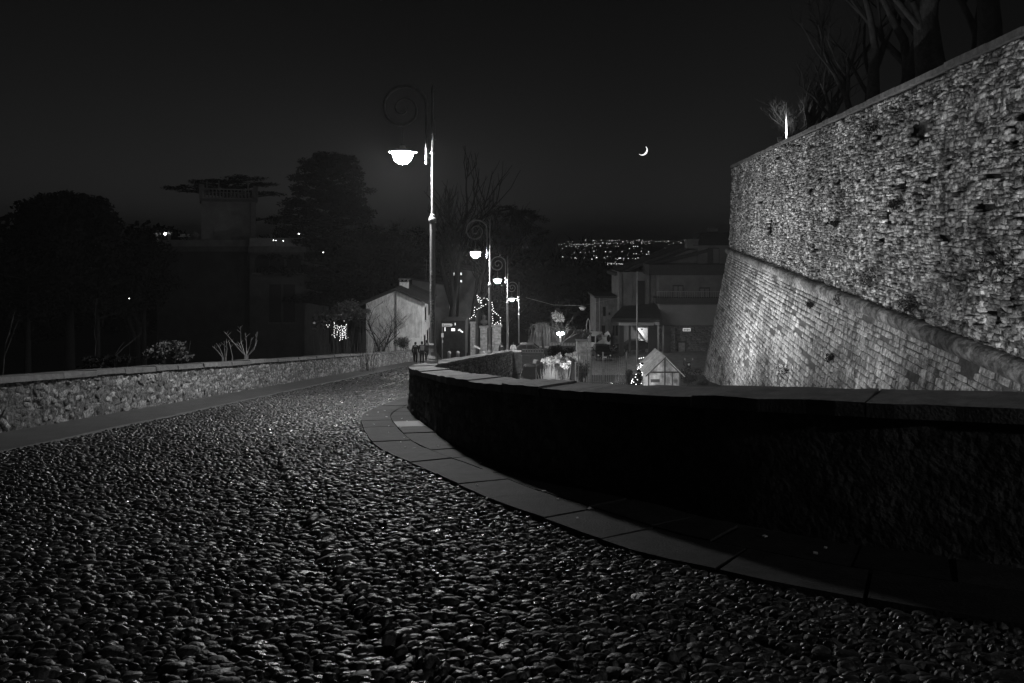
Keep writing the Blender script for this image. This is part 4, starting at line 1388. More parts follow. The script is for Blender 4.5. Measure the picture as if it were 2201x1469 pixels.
# ------------------------------------------------------------------ vehicles
M_CAR = mat('dark_car_paint', .02, .25, .1, 3, spec=.6)
M_VAN = mat('white_car_paint', .6, .35, .05, 3)
M_RUBBER = mat('tyre_rubber', .02, .8, .1, 10)
M_LENS = mat('lamp_lens', .6, .1, 0, spec=.8)
def car(name, label, cat, c, rz, paint, L=4.2, Wd=1.72, H=1.42, van=False, group=None):
    t = thing(name, label, cat, c, group)
    t.rotation_euler = (0, 0, 0)
    M = Matrix.Translation(Vector(c)) @ Matrix.Rotation(rz, 4, 'Z')
    def tr(q): return M @ Vector(q)
    h = L / 2
    if van:
        low = [(-h, .35), (-h, .95), (-h + .25, 1.05), (h - .05, 1.0), (h, .4)]
        roofp = [(-h + .25, 1.04), (-h + .95, H), (h - .25, H), (h - .05, 1.02)]
    else:
        low = [(-h, .32), (-h + .03, .68), (-h + .25, .8), (-h + 1.15, .92), (h - .55, .95), (h - .05, .9), (h, .35)]
        roofp = [(-h + 1.1, .91), (-h + 1.85, H), (h - 1.1, H - .02), (h - .35, .93)]
    def shell(mb, prof, wb, wt, zlo, zhi):
        n = len(prof)
        def wz(z): return wb + (wt - wb) * (z - zlo) / max(.01, zhi - zlo)
        vs = [tr((x, -wz(z) / 2, z)) for x, z in prof] + [tr((x, wz(z) / 2, z)) for x, z in prof]
        fs = [tuple(range(n - 1, -1, -1)), tuple(range(n, 2 * n))]
        for i in range(n):
            j = (i + 1) % n
            fs.append((i, j, n + j, n + i))
        mb.add(vs, fs)
    mb = MB(); shell(mb, low, Wd, Wd * .97, .3, 1.0); mb.build('body', paint, t)
    mb = MB(); shell(mb, roofp, Wd * .93, Wd * .74, .9, H); cab = mb.build('cabin', paint, t)
    def win(pts, name='window'):
        MB().prism([tr(q) for q in pts], tr((0, 0, 0)) * 0 + (M.to_3x3() @ Vector(pts_n) * .012)).build(name, M_GLASSDARK, cab)
    def ww(z): return Wd * (.93 + (.74 - .93) * (z - .9) / (H - .9)) / 2
    za, zb2 = (1.08 if van else .97), H - .1
    xa0, xa1 = roofp[0][0] + .28, roofp[1][0] + .08
    xb0, xb1 = roofp[3][0] - .28, roofp[2][0] - .05
    for s in (-1, 1):
        pts_n = (0, s, 0)
        m_ = (xa1 + xb1) / 2
        for a0, a1, b0, b1 in ((xa0, xa1, m_ - .04, m_ - .04), (m_ + .04, m_ + .04, xb0, xb1)):
            pts = [(a0, s * (ww(za) + .002), za), (b0, s * (ww(za) + .002), za), (b1, s * (ww(zb2) + .002), zb2), (a1, s * (ww(zb2) + .002), zb2)]
            win(pts)
    f0, f1 = roofp[0], roofp[1]
    for (p0, p1, nx) in ((f0, f1, -1), (roofp[3], roofp[2], 1)):
        pts_n = (nx, 0, .5)
        def lerp(t_): return (p0[0] + (p1[0] - p0[0]) * t_ + nx * .004, p0[1] + (p1[1] - p0[1]) * t_ + .004)
        l0, l1 = lerp(.14), lerp(.88)
        pts = [(l0[0], -ww(l0[1]) + .09, l0[1]), (l0[0], ww(l0[1]) - .09, l0[1]), (l1[0], ww(l1[1]) - .09, l1[1]), (l1[0], -ww(l1[1]) + .09, l1[1])]
        win(pts, 'windscreen')
    for x in (-h + .8, h - .8):
        for s in (-1, 1):
            c0 = tr((x, s * (Wd / 2 - .18), .31)); c1 = tr((x, s * (Wd / 2 + .01), .31)); c2 = tr((x, s * (Wd / 2 + .02), .31))
            wh = MB().tube([c0, c1], .31, 14).build('wheel', M_RUBBER, t)
            MB().tube([c1, c2], .2, 10).build('rim', M_METAL, wh)
    for s in (-1, 1):
        MB().ball(tr((-h + .06, s * (Wd / 2 - .25), .66)), .10, 8, 5, .7).build('headlight', M_LENS, t)
        MB().box(tr((h - .02, s * (Wd / 2 - .14), .74)), (.06, .18, .16), rz).build('tail_light', M_METAL, t)
        MB().cbox(tr((-h + 1.55, s * (Wd / 2 + .08), .98)), (.14, .2, .13), .03, rz).build('mirror', paint, t)
    MB().box(tr((-h - .01, 0, .48)), (.02, .5, .12), rz).build('number_plate', M_WHITE, t)
    MB().box(tr((-h + .0, 0, .62)), (.04, Wd * .5, .08), rz).build('grille', M_RUBBER, t)
    return t
G_ = 'vehicles parked about the yard'
car('parked_car', 'dark car parked nose-on in front of the lit annex wall', 'car', (P(1299, 770, 70).x, 72, GZ), R(90), M_CAR, group=G_)
car('parked_van', 'white van parked beside the pale garden wall, partly hidden', 'van', (P(1277, 770, 76).x, 77.5, GZ), R(70), M_VAN, 4.4, 1.8, 1.85, True, G_)
car('parked_car', 'dark car standing sideways behind the posts of the portico', 'car', (P(1362, 770, 75.6).x, 75.9, GZ), R(4), M_CAR, group=G_)
car('parked_car', 'dark estate car seen side-on just beyond the parapet end pier', 'car', (P(1140, 757, 72).x, 73, GZ), R(180), mat('charcoal_car_paint', .03, .3, .1, 3), 4.3, 1.75, 1.45, group=G_)
dw = MB().bbox(.7, 3.4, 42.5, 48.6, -10.6, -9.86).build('driveway', M_CEMENT, None); tag(dw, 'raised garden driveway slab', kind='structure')
car('parked_car', 'dark car down in the garden close below the parapet, number plate showing', 'car', (P(1145, 800, 44.9).x, 45.4, -9.86), R(86), M_CAR, 3.9, 1.62, 1.42, group=G_)
st = thing('parked_scooter', 'scooter with a round headlight parked at the foot of the bastion', 'scooter', (16.75, 64.6, GZ))
c = Vector((16.75, 64.6, GZ))
MB().tube([c + Vector((-.04, 0, .25)), c + Vector((.04, 0, .25))], .25, 12).build('front_wheel', M_RUBBER, st)
MB().tube([c + Vector((-.05, 1.2, .25)), c + Vector((.05, 1.2, .25))], .25, 12).build('rear_wheel', M_RUBBER, st)
MB().prism([c + Vector((-.2, .1, .35)), c + Vector((.2, .1, .35)), c + Vector((.16, .02, .95)), c + Vector((-.16, .02, .95))], (0, .1, 0)).build('leg_shield', M_CAR, st)
MB().hexa([c + Vector(q) for q in ((-.18, .5, .3), (.18, .5, .3), (.2, 1.5, .45), (-.2, 1.5, .45), (-.15, .55, .75), (.15, .55, .75), (.14, 1.5, .8), (-.14, 1.5, .8))]).build('body', M_CAR, st)
MB().tube([c + Vector((-.34, .1, 1.02)), c + Vector((0, .04, 1.0)), c + Vector((.34, .1, 1.02))], .025, 6).build('handlebar', M_METAL, st)
MB().ball(c + Vector((0, -.02, .72)), .12, 10, 6).build('headlight', mat('lamp_lens'), st, True)
for s in (-1, 1): MB().ball(c + Vector((s * .36, .06, 1.22)), .07, 8, 4).tube([c + Vector((s * .3, .1, 1.02)), c + Vector((s * .36, .07, 1.2))], .012, 4).build('mirror', mat('lamp_lens'), st)

# ------------------------------------------------------------------ garden fences and walls
def at_g(px, d, dz=0.0):
    x = (px - CX) / F * d
    return Vector((x, d, terrain_z(x, d) + dz))
fe = thing('iron_gate', 'tall barred iron gate standing between the lit shrubs and the greenhouse', 'gate', at_g(1295, 40))
zt_ = P(0, 768, 40).z
for k in range(23):
    px = 1244 + k * 4.6
    c = at_g(px, 40); MB().tube([c - Vector((0, 0, .1)), Vector((c.x, 40, zt_ + .04 * (k % 2)))], .014, 5).build('bar', M_IRON, fe)
mb = MB()
for py in (772, 800, 822):
    mb.tube([P(1243, py, 40), P(1347, py, 40)], .018, 5)
mb.build('rail', M_IRON, fe)
for px in (1243.5, 1296, 1346.5):
    c = at_g(px, 40); MB().tube([c - Vector((0, 0, .1)), Vector((c.x, 40, zt_ + .22))], .04, 6).ball((c.x, 40, zt_ + .25), .06, 6, 4).build('gate_post', M_IRON, fe)
for px in (1296, 1281, 1317):
    c = P(px, 796, 39.94); MB().cbox(c, (.16 if px == 1296 else .1, .06, .2 if px == 1296 else .1), .01).build('lock_plate', M_IRON, fe)

bf_ = thing('board_fence', 'fence of narrow upright boards with a scrolled top rail beside the pier', 'fence', at_g(1142, 54))
for k in range(20):
    px = 1123 + k * 2.35
    c = at_g(px, 54); zt2 = P(0, 757, 54).z
    MB().bbox(c.x - .038, c.x + .038, 54 + (.02 if k % 2 else 0), 54.03 + (.02 if k % 2 else 0), -12, zt2).build('board', mat('fence_board', .10, .85, .35, 9, .5, 30), bf_)
mb = MB()
for k in range(8):
    c = P(1126 + k * 5.6, 755, 54)
    mb.tube([c + Vector((.1 * cos(t), 0, .1 * sin(t))) for t in [pi * 2 * q / 10 for q in range(11)]], .012, 4)
mb.tube([P(1122, 757.5, 54), P(1168, 757.5, 54)], .025, 5); mb.tube([P(1122, 751.5, 54), P(1168, 751.5, 54)], .018, 5)
mb.build('scroll_rail', M_IRON, bf_)

gw = thing('garden_wall', 'pale rendered wall stub with plants along its top', 'wall', at_g(1254, 52))
mb = MB(); quad_box(mb, 1240, 1263, 734, 757, 52, .5); q0 = P(1240, 757, 52); q1 = P(1263, 757, 52); mb.bbox(q0.x, q1.x, 52.1, 52.4, -12.4, q0.z - .002); mb.build('wall', mat('stained_plaster', .36, .9, .5, 3), gw)
mb = MB(); quad_box(mb, 1238.5, 1268, 732.4, 734, 51.9, .8); mb.build('coping', M_PLAST2, gw)
gp = thing('pale_post', 'pale upright post at the end of the garden wall', 'post', at_g(1266, 51.8))
c = at_g(1266, 51.8); MB().bbox(c.x - .07, c.x + .07, 51.7, 51.85, -12.4, P(0, 728, 51.8).z).build('post', mat('stained_plaster'), gp)
MB().ball((c.x, 51.78, P(0, 728, 51.8).z + .05), .12, 8, 5).build('post_cap', mat('stained_plaster'), gp)
ra = thing('low_railing', 'low pale railing of panels above the dark hedge', 'railing', at_g(1208, 57))
for k in range(9):
    quad = MB(); quad_box(quad, 1181 + k * 6.2, 1186.2 + k * 6.2, 738.5, 743.5, 57, .05); quad.build('panel', mat('railing_panel', .4, .8, .3, 6), ra)
mb = MB()
for k in range(10):
    mb.tube([P(1180.4 + k * 6.2, 745, 57.02), P(1180.4 + k * 6.2, 736.5, 57.02)], .03, 5)
mb.tube([P(1180, 737, 57.02), P(1237, 737, 57.02)], .025, 5); mb.tube([P(1180, 745, 57.02), P(1237, 745, 57.02)], .025, 5)
c = P(1208, 745, 57.02); mb.bbox(P(1180, 0, 57).x, P(1237, 0, 57).x, 57.0, 57.2, -12.4, c.z)
mb.build('frame', M_STONEDK, ra)
lampost = thing('garden_post', 'short white stake post in the lit shrub', 'post', at_g(1237, 41))
c = at_g(1237, 41); MB().tube([c, Vector((c.x, 41, P(0, 781, 41).z))], .035, 6).build('post', M_WHITE, lampost)
MB().ball((c.x, 41, P(0, 781, 41).z + .03), .05, 6, 4).build('post_cap', M_WHITE, lampost)
ar = thing('hoop_trellis', 'tall narrow hoop trellis rising behind the garden wall', 'trellis', at_g(1264, 55))
pts = [P(1261, 735, 55), P(1260.5, 700, 55), P(1262, 690, 55), P(1264.5, 685, 55), P(1267, 690, 55), P(1268, 705, 55), P(1270, 735, 55)]
MB().tube([Vector((pts[0].x, 55, -12.4))] + pts + [Vector((pts[-1].x, 55, -12.4))], .04, 6).build('hoop', mat('trellis_wood', .3, .8, .3, 6), ar)

# ------------------------------------------------------------------ greenhouse
gh = thing('greenhouse', 'little gabled glass greenhouse with a boarded roof standing behind the dark parapet', 'greenhouse', (7.6, 34, -8.0))
yf, yb = 34.0, 36.1
xl, xr = 6.80, 8.36
ze, za = -6.62, -5.86
zf = -8.15
xm = (xl + xr) / 2 + .03
M_GFRAME = mat('dark_frame', .045, .6, .2, 10)
M_GPANE = mat('milky_pane', .34, .35, .75, 2.6, spec=.5, streak=.5)
M_GROOF = mat('weathered_board', .38, .8, .5, 5, .3, 30, island=.2)
mb = MB()
for x, z in ((xl, ze), (xr, ze), (xm, za - .05)):
    mb.bbox(x - .03, x + .03, yf - .03, yf + .03, zf - .3, z)
    if x != xm: mb.bbox(x - .03, x + .03, yb - .03, yb + .03, zf - .3, z)
mb.tube([(xl, yf, ze), (xr, yf, ze)], .03, 4); mb.tube([(xl, yb, ze), (xr, yb, ze)], .03, 4)
mb.tube([(xl, yf, ze), (xl, yb, ze)], .03, 4); mb.tube([(xr, yf, ze), (xr, yb, ze)], .03, 4)
mb.tube([(xl, yf, ze), (xm, yf, za), (xr, yf, ze)], .03, 4); mb.tube([(xl, yb, ze), (xm, yb, za), (xr, yb, ze)], .03, 4)
mb.bbox(xm + .36, xm + .39, yf - .02, yf + .02, zf, ze)
mb.bbox(xl, xr, yf - .02, yf + .02, zf + .28, zf + .31)
mb.build('frame', M_GFRAME, gh)
def gpane(x0, x1, z0, z1):
    MB().bbox(x0, x1, yf - .006, yf + .006, z0, z1).build('pane', M_GPANE, gh)
gpane(xl + .035, xm - .035, zf + .32, ze - .035); gpane(xm + .035, xm + .35, zf + .32, ze - .035); gpane(xm + .40, xr - .035, zf + .32, ze - .035)
gpane(xl + .035, xm - .035, zf - .2, zf + .27); gpane(xm + .035, xr - .035, zf - .2, zf + .27)
MB().prism([(xl + .12, yf, ze + .04), (xm - .035, yf, ze + .04), (xm - .035, yf, za - .1)], (0, .012, 0)).build('gable_pane', M_GPANE, gh)
MB().prism([(xm + .035, yf, ze + .04), (xr - .12, yf, ze + .04), (xm + .035, yf, za - .1)], (0, .012, 0)).build('gable_pane', M_GPANE, gh)
MB().bbox(xl - .015, xl + .01, yf + .04, yb - .04, zf - .3, ze - .04).build('side_panel', M_WHITE, gh)  # left side's brightness is put into its white colour
MB().bbox(xr - .01, xr + .015, yf + .04, yb - .04, zf - .3, ze - .04).build('side_panel', M_GPANE, gh)
MB().bbox(xl + .035, xr - .035, yb - .01, yb + .01, zf - .3, ze - .04).build('back_panel', M_GPANE, gh)
MB().bbox(xl + .1, xl + .55, yf - .03, yf - .01, ze - .5, ze - .34).build('vent_flap', M_GFRAME, gh)
for s, x in ((-1, xl), (1, xr)):
    sl_ = (za - ze) / abs(x - xm)
    nb = 5
    for k in range(nb):
        y0_ = yf - .22 + (yb - yf + .44) * k / nb; y1_ = yf - .22 + (yb - yf + .44) * (k + 1) / nb - .012
        e = x + s * .18
        ez = ze - .18 * sl_ + .035
        MB().prism([(e, y0_, ez), (xm + s * .005, y0_, za + .04), (xm + s * .005, y0_, za + .075), (e, y0_, ez + .03)], (0, y1_ - y0_, 0)).build('roof_board', M_GROOF if s < 0 else mat('shaded_board', .16, .8, .4, 6, .3, 30, island=.2), gh)  # right slope's shade is put into a darker board colour
    MB().tube([(x + s * .19, yf - .24, ze - .19 * sl_ + .02), (xm, yf - .24, za + .03)], .028, 4).build('barge_board', M_GFRAME if s < 0 else M_GROOF, gh)

# ------------------------------------------------------------------ floodlights of the bastion and small garden spots
def floodlight(label, loc, target, watts, size=R(120), name='floodlight'):
    t = thing(name, label, 'floodlight', loc)
    loc = Vector(loc); d = (Vector(target) - loc).normalized()
    q = d.to_track_quat('-Z', 'Y')
    zt = terrain_z(loc.x, loc.y)
    MB().tube([(loc.x, loc.y, zt - .05), (loc.x, loc.y, loc.z - .12)], .03, 6).build('stand', M_IRON, t)
    h = MB()
    m3 = q.to_matrix()
    def fr(v): return loc + m3 @ Vector(v)
    h.hexa([fr(v) for v in ((-.14, -.1, .16), (.14, -.1, .16), (.14, .1, .16), (-.14, .1, .16), (-.2, -.15, 0), (.2, -.15, 0), (.2, .15, 0), (-.2, .15, 0))])
    h.build('housing', M_IRON, t)
    MB().hexa([fr(v) for v in ((-.18, -.13, -.004), (.18, -.13, -.004), (.18, .13, -.004), (-.18, .13, -.004), (-.18, -.13, -.012), (.18, -.13, -.012), (.18, .13, -.012), (-.18, .13, -.012))]).build('lens', emit('flood_lens', 6), t)
    l = bpy.data.lights.new('flood_beam', 'SPOT'); l.energy = watts; l.spot_size = size; l.spot_blend = 1.0; l.shadow_soft_size = .12
    o = bpy.data.objects.new('flood_beam', l); COL.objects.link(o); o.parent = t
    o.location = d * .06; o.rotation_euler = q.to_euler()
    return t
floodlight('floodlight low in the garden aimed at the far corner of the bastion', (6.8, 46, terrain_z(6.8, 46) + .5), (17.5, 48, -.5), 14000 * FLOOD, R(112))
floodlight('floodlight behind the greenhouse aimed at the string course', (8.0, 37.5, terrain_z(8.0, 37.5) + .5), (16, 36, 0), 6500 * FLOOD, R(105))
floodlight('floodlight in the garden aimed up at the middle of the bastion', (5.2, 22.5, terrain_z(5.2, 22.5) + .5), (14.0, 29, 3.0), 5200 * FLOOD, R(100))
floodlight('floodlight close to the near end of the bastion', (6.2, 9.5, terrain_z(6.2, 9.5) + .5), (12, 15.0, 1.6), 3600 * FLOOD, R(105))
floodlight('tiny bright spot glaring beside the white ornamental grass', P(1152.5, 779, 42.0), P(1190, 785, 43.4), 110, R(150), 'garden_spot')
floodlight('added unseen low spot washing up through the shrubs beside the iron gate', P(1218, 818, 41.6), P(1222, 775, 43.2), 240, R(150), 'garden_spot')  # added lamp, out of sight, to raise the glints on these shrubs
floodlight('low garden light shining on the front of the greenhouse', (5.7, 31.6, terrain_z(5.7, 31.6) + .8), (7.5, 34.5, -6.8), 330, R(110), 'garden_spot')
# ================================================================== vegetation
M_LEAF = mat('dark_foliage', .016, .9, .5, 3, spec=.02)
M_PINE = mat('pine_foliage', .018, .9, .5, 2, spec=.02)
M_BARK = mat('bark', .022, .95, .4, 6, .8, 20, spec=.05)
M_TWIG = mat('twig', .05, .9, .3, 6, spec=.1)
M_FARTWIG = mat('far_twig', .015, .95, .3, 2, spec=.02)
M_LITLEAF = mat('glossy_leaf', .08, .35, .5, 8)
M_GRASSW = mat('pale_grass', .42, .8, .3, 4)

def tree_thing(name, label, base, group=None):
    return thing(name, label, 'tree', base, group)

def bare(label, base, h, r, seed, parent_m=(M_BARK, M_TWIG), depth=5, spread=.5, lean=(0, 0), first=.34, kids=(2, 4), up=.3, group=None, name='bare_tree', rk=(.42, .62)):
    t = tree_thing(name, label, base, group)
    a, b_ = bare_tree_mesh(base, h, r, random.Random(seed), depth, spread, lean, first, kids, up, rk)
    a.build('trunk', parent_m[0], t, True)
    b_.build('crown', parent_m[1], t)
    return t

def conifer(name, label, base, trunk_top, clumps, size, seed, m=M_PINE, r=.35, flat=.4, asp=.35, group=None, lean_pts=None, limbs=True):
    t = tree_thing(name, label, base, group)
    base = Vector(base); top = Vector(trunk_top)
    mb = MB()
    pts = lean_pts or [base + (top - base) * k / 5 for k in range(6)]
    mb.tube(pts, [r * (1 - .75 * k / (len(pts) - 1)) for k in range(len(pts))], 8, cap=False)
    if limbs:
        for (c, rad, n) in clumps:
            c = Vector(c)
            tt = min(1, max(.15, (c.z - .6 - base.z) / max(.1, (top - base).z)))
            q = base + (top - base) * tt if lean_pts is None else min(pts, key=lambda w: (w - c).length)
            mb.tube([q, (q + c) / 2 + Vector((0, 0, -.1)), c], [r * .3, r * .2, r * .08], 5, cap=False)
    mb.build('trunk', M_BARK, t, True)
    v, f = leaf_cloud(clumps, size, np.random.default_rng(seed), flat, asp)
    np_obj('crown', v, f, m, t)
    return t

def dome(cpx, cpy, d, rx, ry, rz, k, per, rng, cr=(1.0, .7), lower=-.25):
    """clumps over the surface of a dome seen at a photo position"""
    c = P(cpx, cpy, d); out = []
    while len(out) < k:
        a = rng.normal(size=3); a /= np.linalg.norm(a)
        if a[2] < lower: continue
        s = rng.uniform(.55, 1.0)
        out.append(((c.x + a[0] * rx * s, c.y + a[1] * ry * s, c.z + a[2] * rz * s), (cr[0] * rng.uniform(.6, 1.3), cr[0] * rng.uniform(.6, 1.3), cr[1] * rng.uniform(.6, 1.3)), per))
    return out
def gl(px, d): 
    x = (px - CX) / F * d
    return Vector((x, d, terrain_z(x, d) - .1))

r_ = np.random.default_rng(60)
# great umbrella pine, left
cl = dome(146, 500, 60, 4.1, 3.0, 3.6, 150, 150, r_, (.95, .6), -.2) + dome(75, 520, 60, 2.2, 2, 1.6, 30, 120, r_, (.8, .5), -.3)
conifer('umbrella_pine', 'huge dark umbrella pine with a broad rounded dome crown, far left', gl(150, 60), P(150, 480, 60), cl, .19, 61, r=.5, asp=.5)
# dark broadleaf mass under it
for px, py, d, rx, rz, lab in ((60, 600, 52, 4.6, 3.6, 'dark rounded evergreen filling the corner beneath the umbrella pine'), (210, 610, 56, 4.8, 3.6, 'dark evergreen tree close below the umbrella pine'), (310, 590, 64, 2.6, 3.5, 'narrow dark evergreen at the corner of the villa')):
    conifer('evergreen_tree', lab, gl(px, d), P(px, py, d), dome(px, py, d, rx, 3, rz, 60, 90, r_, (1.2, 1.0), -.9), .16, px, M_LEAF, r=.3, flat=0, asp=.5)
bare('slender bare tree between the umbrella pine and the villa', gl(296, 68), 17, .4, 62, (M_BARK, M_FARTWIG), spread=.42, kids=(3, 4), rk=(.5, .68))
bare('small bare tree in front of the villa cedar', gl(357, 80), 19, .35, 63, (M_BARK, M_FARTWIG), spread=.45, kids=(3, 4), rk=(.5, .68))
# cedar behind the tower: flat plates
cl = []
for (px, py, rx) in ((480, 386, 2.2), (520, 383, 2.0), (440, 392, 1.8), (540, 396, 2.6), (400, 404, 2.0), (420, 410, 2.4), (470, 400, 2.6), (565, 398, 1.6), (560, 420, 2.2), (500, 412, 3), (570, 470, 2.5)):
    c = P(px, py, 88)
    for _ in range(4):
        cl.append(((c.x + r_.uniform(-1, 1) * rx, 88 + r_.uniform(-2, 2), c.z + r_.uniform(-.2, .2)), (rx * .6, rx * .6, .28), 110))
conifer('cedar_tree', 'layered flat-topped cedar rising behind the villa tower', gl(485, 88), P(485, 386, 88), cl, .15, 64, r=.5, flat=.9)
# tall cedar right of the villa
cl = []
prof_ = [(342, 24), (354, 46), (368, 64), (384, 76), (402, 72), (418, 66), (436, 84), (454, 104), (474, 110), (498, 114), (525, 112), (552, 108), (580, 104), (610, 96), (640, 80)]
for py, hw in prof_:
    for _ in range(13 if py < 430 else 22):
        cxp = 706 + (8 if py < 420 else -14)
        px = cxp + r_.uniform(-1, 1) * hw
        c = P(px, py + r_.uniform(-7, 7), 72)
        cl.append(((c.x, 72 + r_.uniform(-2.5, 2.5), c.z), (1.0, .95, .42), 110))
conifer('cedar_tree', 'tall dark cedar with drooping layered boughs to the right of the villa', gl(716, 72), P(712, 345, 72), cl, .17, 65, r=.45, flat=.7, asp=.45)
for px, py, d, rx, rz, lab in ((620, 560, 78, 4, 4, 'dark evergreen behind the villa wing'), (800, 560, 84, 3.8, 4.2, 'dark evergreen behind the gabled house roof'), (880, 550, 90, 4.2, 4.2, 'dark evergreen behind the first lamp post'), (1050, 610, 112, 2.6, 4.2, 'dark evergreen beyond the second lamp')):
    conifer('evergreen_tree', lab, gl(px, d), P(px, py, d), dome(px, py, d, rx, 3, rz, 55, 80, r_, (1.3, 1.1), -.9), .19, px, M_LEAF, r=.3, flat=0, asp=.5)
bare('bare spreading tree left of the first lamp post', gl(822, 86), 20, .5, 66, (M_BARK, M_FARTWIG), spread=.5, up=.5, kids=(3, 4), rk=(.5, .68))
bare('bare twiggy tree close behind the first lamp post', gl(880, 92), 20, .5, 67, (M_BARK, M_FARTWIG), spread=.5, up=.5, kids=(3, 4), rk=(.5, .68))
bare('tall bare tree with upright limbs right of the first lamp post', gl(962, 82), 25, .6, 68, (M_BARK, M_FARTWIG), spread=.42, up=.6, kids=(2, 4), rk=(.5, .7))
bare('bare forked tree between the first and second lamps', gl(1010, 88), 23, .5, 69, (M_BARK, M_FARTWIG), spread=.48, up=.5, kids=(2, 4), rk=(.5, .7))
# leaning pine by the second lamp
cl = []
for (px, py, rx, rz) in ((1085, 446, 1.5, .8), (1075, 462, 1.6, .9), (1110, 458, 1.9, .9), (1140, 460, 1.9, .8), (1158, 470, 1.5, .8), (1100, 480, 2.2, 1), (1150, 490, 1.9, 1), (1168, 500, 1.0, .8), (1120, 500, 2.4, 1), (1085, 505, 1.6, 1), (1140, 520, 2.2, 1), (1165, 515, 1.2, .9), (1100, 530, 2.0, .9), (1130, 545, 1.8, .8)):
    c = P(px, py, 95)
    for _ in range(4):
        cl.append(((c.x + r_.uniform(-.7, .7) * rx, 95 + r_.uniform(-1.5, 1.5), c.z + r_.uniform(-.4, .4)), (rx * .55, rx * .55, rz * .5), 80))
lp = [P(975, 640, 95), P(985, 570, 95), P(1005, 505, 95), P(1030, 472, 95), P(1060, 455, 95), P(1100, 450, 95)]
lp[0].z = terrain_z(lp[0].x, 95) - .1
conifer('leaning_pine', 'dark pine on a curved leaning trunk behind the second lamp', lp[0], lp[-1], cl, .15, 70, r=.4, lean_pts=lp, flat=.4)
bare('faint bare tree on the skyline above the city lights', gl(1205, 118), 20, .45, 71, (M_BARK, M_FARTWIG), spread=.5, up=.5, kids=(3, 4), rk=(.5, .7))
# dark woods on the slope, too massed to count
cl = []
for _ in range(150):
    px = r_.uniform(1050, 1330); d = r_.uniform(105, 125)
    top = np.interp(px, [1050, 1120, 1180, 1250, 1290, 1330], [548, 545, 555, 568, 562, 585])
    c = P(px, r_.uniform(top + 8, 720), d)
    cl.append(((c.x, c.y, c.z), (2.2, 2, 1.1), 110))
for _ in range(150):
    px = r_.uniform(560, 1040); d = r_.uniform(112, 128)
    top = np.interp(px, [560, 700, 800, 900, 1040], [500, 520, 500, 520, 540])
    c = P(px, r_.uniform(top + 8, 720), d)
    cl.append(((c.x, c.y, c.z), (2.2, 2, 1.2), 110))
for _ in range(90):
    px = r_.uniform(-60, 420); d = r_.uniform(84, 105)
    c = P(px, r_.uniform(np.interp(px, [-60, 60, 420], [470, 470, 500]), 720), d)
    cl.append(((c.x, c.y, c.z), (2.4, 2, 1.4), 90))
v, f = leaf_cloud(cl, .42, r_, 0, .7)
tag(np_obj('woods', v, f, M_LEAF, None), 'dark far-off woods covering the slope', kind='stuff')

# ------------------------------------------------------------------ trees on the bastion
def bt(px, d, o):
    """stands on the fill behind the parapet of the bastion, o metres in"""
    y = d
    x = 9 + DX * y + o
    return Vector((x, y, b_top(y) - .75))
terr = MB()
ringp = []
for y in (5, 20, 40, 63):
    x = 9 + DX * y
    ringp.append(((x + .7, y, b_top(y) - .6), (x + 30, y, b_top(y) - .2)))
vs = [q for rp in ringp for q in rp]
terr.add(vs, [(2 * i, 2 * i + 1, 2 * i + 3, 2 * i + 2) for i in range(3)])
tag(terr.build('rampart_ground', M_DIRT), 'earth on top of the bastion under the bare trees', kind='structure')
G2 = 'bare pollard trees on top of the bastion'
def pollard(label, base, h, r, seed, px_small=False, kids=(2, 4), lean=(0, 0), spread=.55, first=.34):
    return bare(label, base, h, r * 1.1, seed, (M_BARK, M_TWIG if px_small else M_FARTWIG), depth=6 if px_small else 5, rk=(.48, .66), spread=spread, lean=lean, first=first, kids=kids, up=.35, group=G2, name='pollard_tree')
def px_to_base(px, o):
    """distance at which the line o metres behind the parapet crosses a photo column"""
    k = (px - CX) / F
    d = (9 + o) / (k - DX)
    return bt(px, d, o)
for px, o, h, r, seed, lean, lab in (
    (1706, 2.6, 5.2, .17, 81, (-.15, 0), 'small bare pollard with fine drooping twigs next to the white pole'),
    (1741, 1.8, 7, .24, 82, (0, 0), 'bare pollard just right of the small twiggy one'),
    (1786, 2.0, 7, .16, 83, (.05, 0), 'thin bare pollard with a low side branch'),
    (1831, 2.2, 10, .2, 84, (.03, 0), 'straight slim pollard standing alone in the gap'),
    (1884, 2.2, 12, .33, 85, (-.05, 0), 'stout pollard forking low into two limbs'),
    (1925, 3.0, 13, .33, 86, (.1, 0), 'pollard leaning beside the stout forked one'),
    (1962, 4.0, 13, .3, 87, (-.1, 0), 'pollard set back behind the bulky trunks'),
    (2020, 2.2, 14, .55, 88, (-.25, 0), 'bulky leaning old tree with the thickest trunk'),
    (2062, 2.6, 13, .22, 89, (-.22, 0), 'slender trunk leaning against the bulky old tree'),
    (1722, 3.4, 6.5, .16, 181, (-.1, 0), 'thin pollard behind the small twiggy one, fine drooping branches'),
    (1764, 3.0, 8, .17, 182, (-.05, 0), 'dim slender pollard in the second row of the left group'),
    (1808, 3.6, 10, .18, 183, (-.08, 0), 'dim slender pollard behind the thin one with the low side branch'),
    (1858, 3.8, 12, .2, 184, (.04, 0), 'slender pollard set back between the lone slim one and the stout fork'),
    (2090, 3.8, 13, .2, 185, (.03, 0), 'slender pollard set back left of the upright dark trunk'),
    (2128, 2.2, 14, .38, 90, (0, 0), 'upright dark trunk closest to the picture corner')):
    pollard(lab, px_to_base(px, o), h, r, seed, px < 1720, (3, 4) if px < 1720 else (2, 3), lean, .55 if px < 1720 else .42)
wp = thing('white_pole', 'slim floodlit white pole rising among the bastion trees', 'pole', px_to_base(1690, 1.3))
c = WLOC['white_pole']
